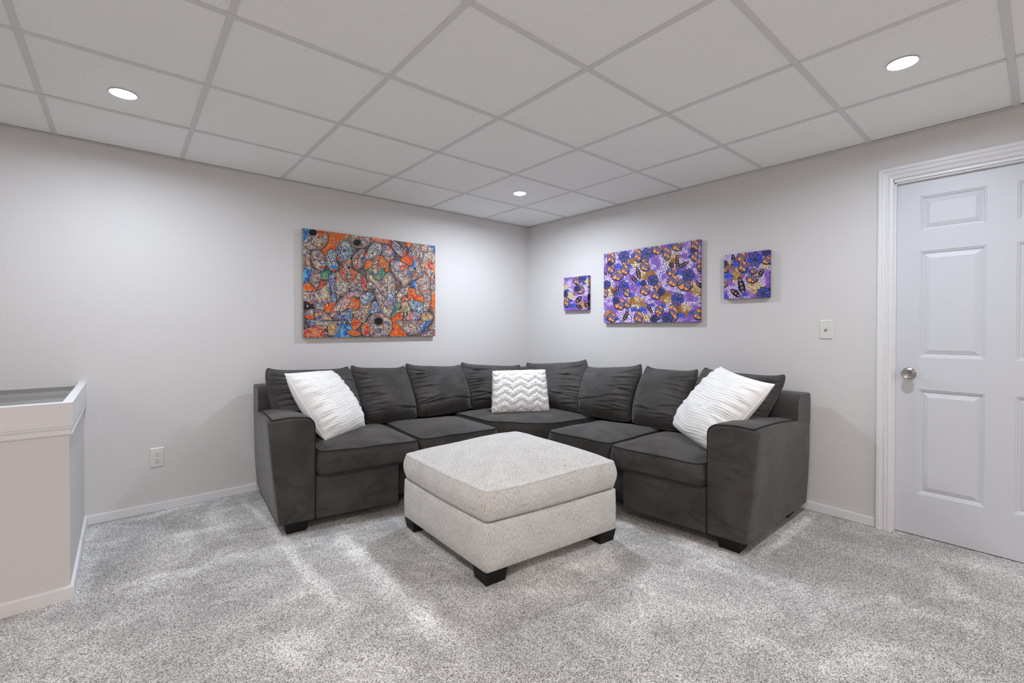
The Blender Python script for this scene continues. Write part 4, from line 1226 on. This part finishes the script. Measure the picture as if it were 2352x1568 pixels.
# ---- printed fabric with pods, blue flowers and dark leaves
def fabric(X, Y, f, k, pods, flowers, lotus, leaves, browns):
    """f maps sketch coordinates to drawing coordinates, k = drawing units per sketch unit"""
    A = Art(X, Y)
    x = X.ravel(); y = Y.ravel()
    zone = np.full(x.shape, -1.0)
    for (bx, by, r) in browns:
        q = f(bx, by); zone = np.maximum(zone, 1 - np.hypot(x - q[0], y - q[1]) / (r * k))
    zone = zone + (fbm(x / 9, y / 9, 5, 2) - .5) * .9
    br = np.clip(zone / .15, 0, 1)[:, None]
    cell = 3.1 * (k * 4.2) ** .35
    gx = x / cell + .5 * (fbm(x / 5, y / 5, 8) - .5); gy = y / cell + .5 * (fbm(x / 5 + 9, y / 5, 9) - .5)
    d1 = np.full(x.shape, 9.); d2 = np.full(x.shape, 9.)
    ix = np.floor(gx); iy = np.floor(gy)
    for ox in (-1, 0, 1):
        for oy in (-1, 0, 1):
            cx = ix + ox + .15 + .7 * _hash(ix + ox, iy + oy, 3); cy = iy + oy + .15 + .7 * _hash(ix + ox, iy + oy, 7)
            dd = np.hypot(gx - cx, gy - cy)
            d2 = np.minimum(d2, np.maximum(d1, dd)); d1 = np.minimum(d1, dd)
    fade = np.clip((fbm(x / 12, y / 12, 21, 2) - .30) / .30, 0, 1)
    core = (np.clip((.20 + .26 * fade - d1) / .14, 0, 1) * (.35 + .65 * fade))[:, None]
    edge = np.clip((d2 - d1) / .30, 0, 1)[:, None]
    pur = (np.array([72, 42, 124.]) * (1 - edge) + np.array([136, 96, 184.]) * edge) * (1 - core) + np.array([236, 226, 244.]) * core
    brn = (np.array([86, 52, 22.]) * (1 - edge) + np.array([164, 112, 54.]) * edge) * (1 - core) + np.array([244, 232, 206.]) * core
    A.C[:] = (pur * (1 - br) + brn * br).reshape(X.shape + (3,))
    OR, GY, BL, NV, PU = (224, 152, 62), (112, 104, 122), (50, 70, 180), (14, 11, 26), (58, 44, 132)
    aa = .5
    def leaf(x0, y0, x1, y1, w):
        p = np.array(f(x0, y0)); q = np.array(f(x1, y1)); w = w * k
        L = np.linalg.norm(q - p); t = (q - p) / L; n = np.array([-t[1], t[0]])
        A.fill(spl([p, p + t * L * .3 + n * w * .5, p + t * L * .7 + n * w * .6, q + n * w * .25, q - n * w * .25, p + t * L * .7 - n * w * .6, p + t * L * .3 - n * w * .5]), NV, dark=0, white=0)
        m = max(2, int(L / (w * .75)))
        for i in range(m):
            s = (i + .75) / (m + .4); cpt = p + t * L * s; r = w * .42
            A.fill([cpt - t * r * .7, cpt + t * r * .7 + n * r * .8, cpt + t * r * .7 - n * r * .8], (150, 130, 120) if i % 2 else (120, 118, 175), dark=0, white=.35, wcol=(205, 140, 90))
    def flower(cx, cy, r, n):
        q = f(cx, cy); r = r * k
        for i in range(n):
            an = 2 * math.pi * i / n + .3
            A.ell(q[0] + math.cos(an) * r * .60, q[1] + math.sin(an) * r * .60, r * .44, r * min(.36, 2.0 / n), (86, 88, 152) if (i * 7) % 3 else (52, 74, 190), rot=an, dark=1.2, white=.4, wcol=(78, 78, 130), dcol=NV)
        A.ell(q[0], q[1], r * .20, r * .20, (40, 44, 90), dark=.5, white=.3, wcol=(170, 130, 70))
    def lot(cx, cy, r):
        q = f(cx, cy); r = r * k
        for i in range(7):
            an = -math.pi / 2 + (i - 3) * .62
            A.ell(q[0] + math.cos(an) * r * .5, q[1] + math.sin(an) * r * .5, r * .55, r * .20, (52, 70, 185) if i % 2 else (78, 104, 210), rot=an, dark=.5, white=.25, wcol=(110, 130, 215), dcol=(26, 26, 80))
    def pod(cx, cy, rx, ry, rot=0):
        q = f(cx, cy); rx, ry = rx * k, ry * k
        c_, s_ = math.cos(rot), math.sin(rot)
        def col(px, py):
            u = ((px - q[0]) * c_ + (py - q[1]) * s_) / rx; v = (-(px - q[0]) * s_ + (py - q[1]) * c_)
            P = max(4.6, rx * .82)
            column = np.floor((u + 1) * 1.15)
            vv = v + np.where(column % 2 == 0, .75, -.75) * (u - (column - .65) * .87) * rx * .9 + column * P * .5
            ph = vv / P; fr = ph - np.floor(ph)
            fu = (u + 1) * 1.15 - column
            border = (fr < .12) | (fr > .93) | (fu < .06) | (fu > .95)
            alt = (np.floor(ph) + column) % 2 == 0
            c = np.where(alt[:, None], np.array(OR, float), np.array(GY, float))
            return np.where(border[:, None], np.array(PU, float), c)
        A.ell(q[0], q[1] + .9, rx + 1.1, ry + 1.3, NV, rot=rot, dark=0, white=0)
        A.ell(q[0], q[1], rx, ry, col, rot=rot, dark=.5, white=.4, wcol=(92, 52, 90), dcol=NV)
    for z in leaves: leaf(*z)
    for z in lotus: lot(*z)
    for i, z in enumerate(pods): pod(*z)
    for z in flowers: flower(*z)
    return A.C

def canvas(name, c0, c1, axis, off, quad, NU, NV_, painter, label, cat, edge_cols=True, depth=.036):
    """stretched canvas on a wall; c0/c1 = start and end along the wall, z range in quad[1]; quad[0] = drawing corners TL,TR,BR,BL"""
    draw, (zb, zt) = quad
    Hm = homography([(0, 0), (1, 0), (1, 1), (0, 1)], draw)
    u = np.linspace(0, 1, NU); v = np.linspace(0, 1, NV_)
    U, W = np.meshgrid(u, v)
    den = Hm[2, 0] * U + Hm[2, 1] * W + Hm[2, 2]
    X = (Hm[0, 0] * U + Hm[0, 1] * W + Hm[0, 2]) / den; Y = (Hm[1, 0] * U + Hm[1, 1] * W + Hm[1, 2]) / den
    C = lin(np.clip(painter(X, Y), 0, 255)) / .85
    C = np.clip(C, 0, .95)
    def P(a, d, z): return (a, -d, z) if axis == 'y' else (-d, a, z)
    V = []; col = []
    for i in range(NV_):
        for j in range(NU):
            V.append(P(c0 + (c1 - c0) * u[j], depth, zt + (zb - zt) * v[i])); col.append(C[i, j])
    F = [(i * NU + j, i * NU + j + 1, (i + 1) * NU + j + 1, (i + 1) * NU + j) for i in range(NV_ - 1) for j in range(NU - 1)]
    rim = [(0, j) for j in range(NU)] + [(i, NU - 1) for i in range(1, NV_)] + [(NV_ - 1, j) for j in range(NU - 2, -1, -1)] + [(i, 0) for i in range(NV_ - 2, 0, -1)]
    lab = []
    for d in (depth - .0015, depth - .006, .004):
        s = len(V); e = .0012
        for (i, j) in rim:
            a = c0 + (c1 - c0) * u[j]; z = zt + (zb - zt) * v[i]
            sg = math.copysign(1, c1 - c0)
            if j == 0: a -= sg * e
            if j == NU - 1: a += sg * e
            if i == 0: z += e
            if i == NV_ - 1: z -= e
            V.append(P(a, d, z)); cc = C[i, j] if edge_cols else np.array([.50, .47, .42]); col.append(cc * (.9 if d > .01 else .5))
        lab.append(s)
    n = len(rim)
    prev = [i * NU + j for (i, j) in rim]
    for s in lab:
        cur = list(range(s, s + n))
        for k in range(n):
            F.append((prev[k], prev[(k + 1) % n], cur[(k + 1) % n], cur[k]))
        prev = cur
    F.append(tuple(prev))
    mid = ((c0 + c1) / 2)
    t = empty(name, P(mid, 0, zb), label, cat)
    o = mesh('canvas_print', V, F, M_CANVAS, t, False, np.array(col)); recalc(o)
    # stretcher bars behind
    a0, a1 = min(c0, c1) + .008, max(c0, c1) - .008
    if axis == 'y': bl = [(a0, a1, -.030, -.001, zb + .008, zb + .04), (a0, a1, -.030, -.001, zt - .04, zt - .008), (a0, a0 + .035, -.030, -.001, zb + .04, zt - .04), (a1 - .035, a1, -.030, -.001, zb + .04, zt - .04)]
    else: bl = [(-.030, -.001, a0, a1, zb + .008, zb + .04), (-.030, -.001, a0, a1, zt - .04, zt - .008), (-.030, -.001, a0, a0 + .035, zb + .04, zt - .04), (-.030, -.001, a1 - .035, a1, zb + .04, zt - .04)]
    boxes('stretcher_frame', bl, M_RAW, t)
    return t
canvas('figure_painting', -2.357, -1.200, 'y', 0, ([(696.0, 525.5), (999.5, 563.0), (998.8, 771.5), (696.5, 773.0)], (1.111, 1.944)), 330, 250, figure_painting,
       'colourful painting of seated figures, drums and fish on unframed canvas', 'painting', False)

z6 = lambda x, y: (1260 + x / 4.2, 520 + y / 4.2)
PB = [(605, 300, 36, 70), (600, 395, 34, 55), (665, 470, 55, 46), (735, 345, 26, 34), (738, 415, 38, 45), (865, 275, 37, 64), (930, 325, 32, 22), (935, 385, 44, 40), (1050, 220, 48, 50), (1145, 260, 34, 64), (1242, 192, 48, 44), (1412, 180, 34, 60), (1410, 285, 34, 55), (1462, 380, 26, 50), (1195, 440, 46, 40), (1205, 525, 50, 52), (1320, 560, 72, 58), (935, 612, 46, 46), (1055, 575, 34, 42, .3), (1045, 655, 44, 44), (758, 635, 28, 42), (690, 748, 54, 48), (765, 742, 32, 42), (1072, 805, 38, 42), (1050, 870, 30, 28), (1210, 830, 42, 90), (872, 870, 38, 56), (615, 878, 42, 40), (1442, 845, 40, 50), (548, 640, 24, 40)]
FB = [(728, 290, 52, 8), (955, 262, 52, 6), (1010, 520, 50, 11), (1350, 470, 56, 11), (1250, 700, 58, 6), (727, 570, 46, 7), (560, 560, 38, 10), (1190, 375, 22, 9), (1150, 885, 52, 11), (1025, 890, 34, 12), (1090, 630, 34, 11), (650, 710, 30, 10), (918, 545, 26, 8), (1395, 235, 24, 8), (595, 355, 24, 8)]
LB = [(670, 395, 40), (832, 292, 40), (775, 390, 34), (895, 340, 30), (1258, 455, 38), (800, 665, 32), (690, 655, 28), (1000, 765, 26), (1105, 770, 30), (905, 815, 42), (830, 810, 34), (1282, 865, 36), (1385, 838, 30), (1185, 190, 30), (655, 895, 30), (580, 900, 24), (880, 560, 34), (1370, 300, 26), (1160, 445, 26)]
VB = [(1240, 275, 1248, 405, 30), (1362, 338, 1248, 402, 30), (852, 383, 882, 505, 32), (793, 468, 862, 545, 30), (612, 600, 652, 665, 28), (660, 560, 668, 640, 26), (780, 800, 722, 912, 32), (943, 735, 1005, 835, 28), (1425, 520, 1470, 595, 26), (540, 430, 560, 470, 20)]
BB = [(835, 335, 70), (925, 470, 55), (1190, 315, 75), (1000, 455, 40), (600, 610, 60), (860, 740, 75), (1140, 690, 60), (1290, 800, 75), (1420, 610, 70), (585, 850, 50), (1390, 560, 40), (950, 880, 40)]
canvas('fabric_canvas', -1.073, -1.988, 'x', 0, ([(1387, 583), (1607, 551), (1607, 738.5), (1387, 741)], (1.234, 1.865)), 300, 250, lambda X, Y: fabric(X, Y, z6, 1 / 4.2, PB, FB, LB, VB, BB),
       'large canvas of purple and gold fabric with blue flowers, middle of the three', 'canvas')
zc = lambda x, y: (1650 + x / 10.453, 560 + y / 10.453)
PC = [(560, 330, 110, 130), (590, 540, 100, 140), (845, 650, 95, 60), (815, 830, 145, 100), (1150, 400, 110, 90), (180, 620, 60, 60), (170, 960, 65, 60)]
FC = [(880, 390, 175, 7), (1090, 1200, 165, 11), (1130, 210, 90, 10), (160, 480, 70, 8)]
LC = [(425, 530, 115), (690, 690, 105), (240, 800, 120), (190, 1280, 70), (650, 1230, 70)]
VC = [(500, 790, 610, 1190, 130), (300, 1090, 520, 1260, 110), (340, 260, 370, 430, 80), (1080, 600, 980, 800, 90)]
QC = [(430, 740, 190), (880, 1030, 210), (1120, 560, 90), (260, 520, 120)]
canvas('fabric_canvas', -2.177, -2.483, 'x', 0, ([(1663.5, 587), (1766, 575), (1766, 682), (1664, 686)], (1.399, 1.721)), 150, 150, lambda X, Y: fabric(X, Y, zc, 1 / 10.453, PC, FC, LC, VC, QC),
       'small square canvas of purple and gold printed fabric nearest the door', 'canvas')
za = lambda x, y: (1280 + x / 13.07, 610 + y / 13.07)
PA = [(590, 450, 100, 110), (700, 640, 75, 50), (710, 760, 95, 80), (285, 1080, 70, 150)]
FA = [(740, 390, 110, 7), (590, 690, 85, 11), (240, 860, 70, 8)]
LA = [(405, 1220, 90), (490, 1210, 70), (800, 560, 55), (290, 770, 60), (410, 1070, 60)]
VA = [(730, 930, 570, 1090, 120), (830, 1050, 920, 1270, 100), (560, 1190, 745, 1270, 90), (950, 800, 940, 1080, 70)]
QA = [(420, 900, 130), (920, 480, 130), (700, 1130, 90), (250, 650, 80), (800, 1250, 70)]
canvas('fabric_canvas', -.572, -.886, 'x', 0, ([(1294.5, 639), (1350.5, 633), (1350.5, 711), (1295.5, 712)], (1.361, 1.686)), 110, 120, lambda X, Y: fabric(X, Y, za, 1 / 13.07, PA, FA, LA, VA, QA),
       'small canvas of purple and gold printed fabric nearest the room corner', 'canvas')
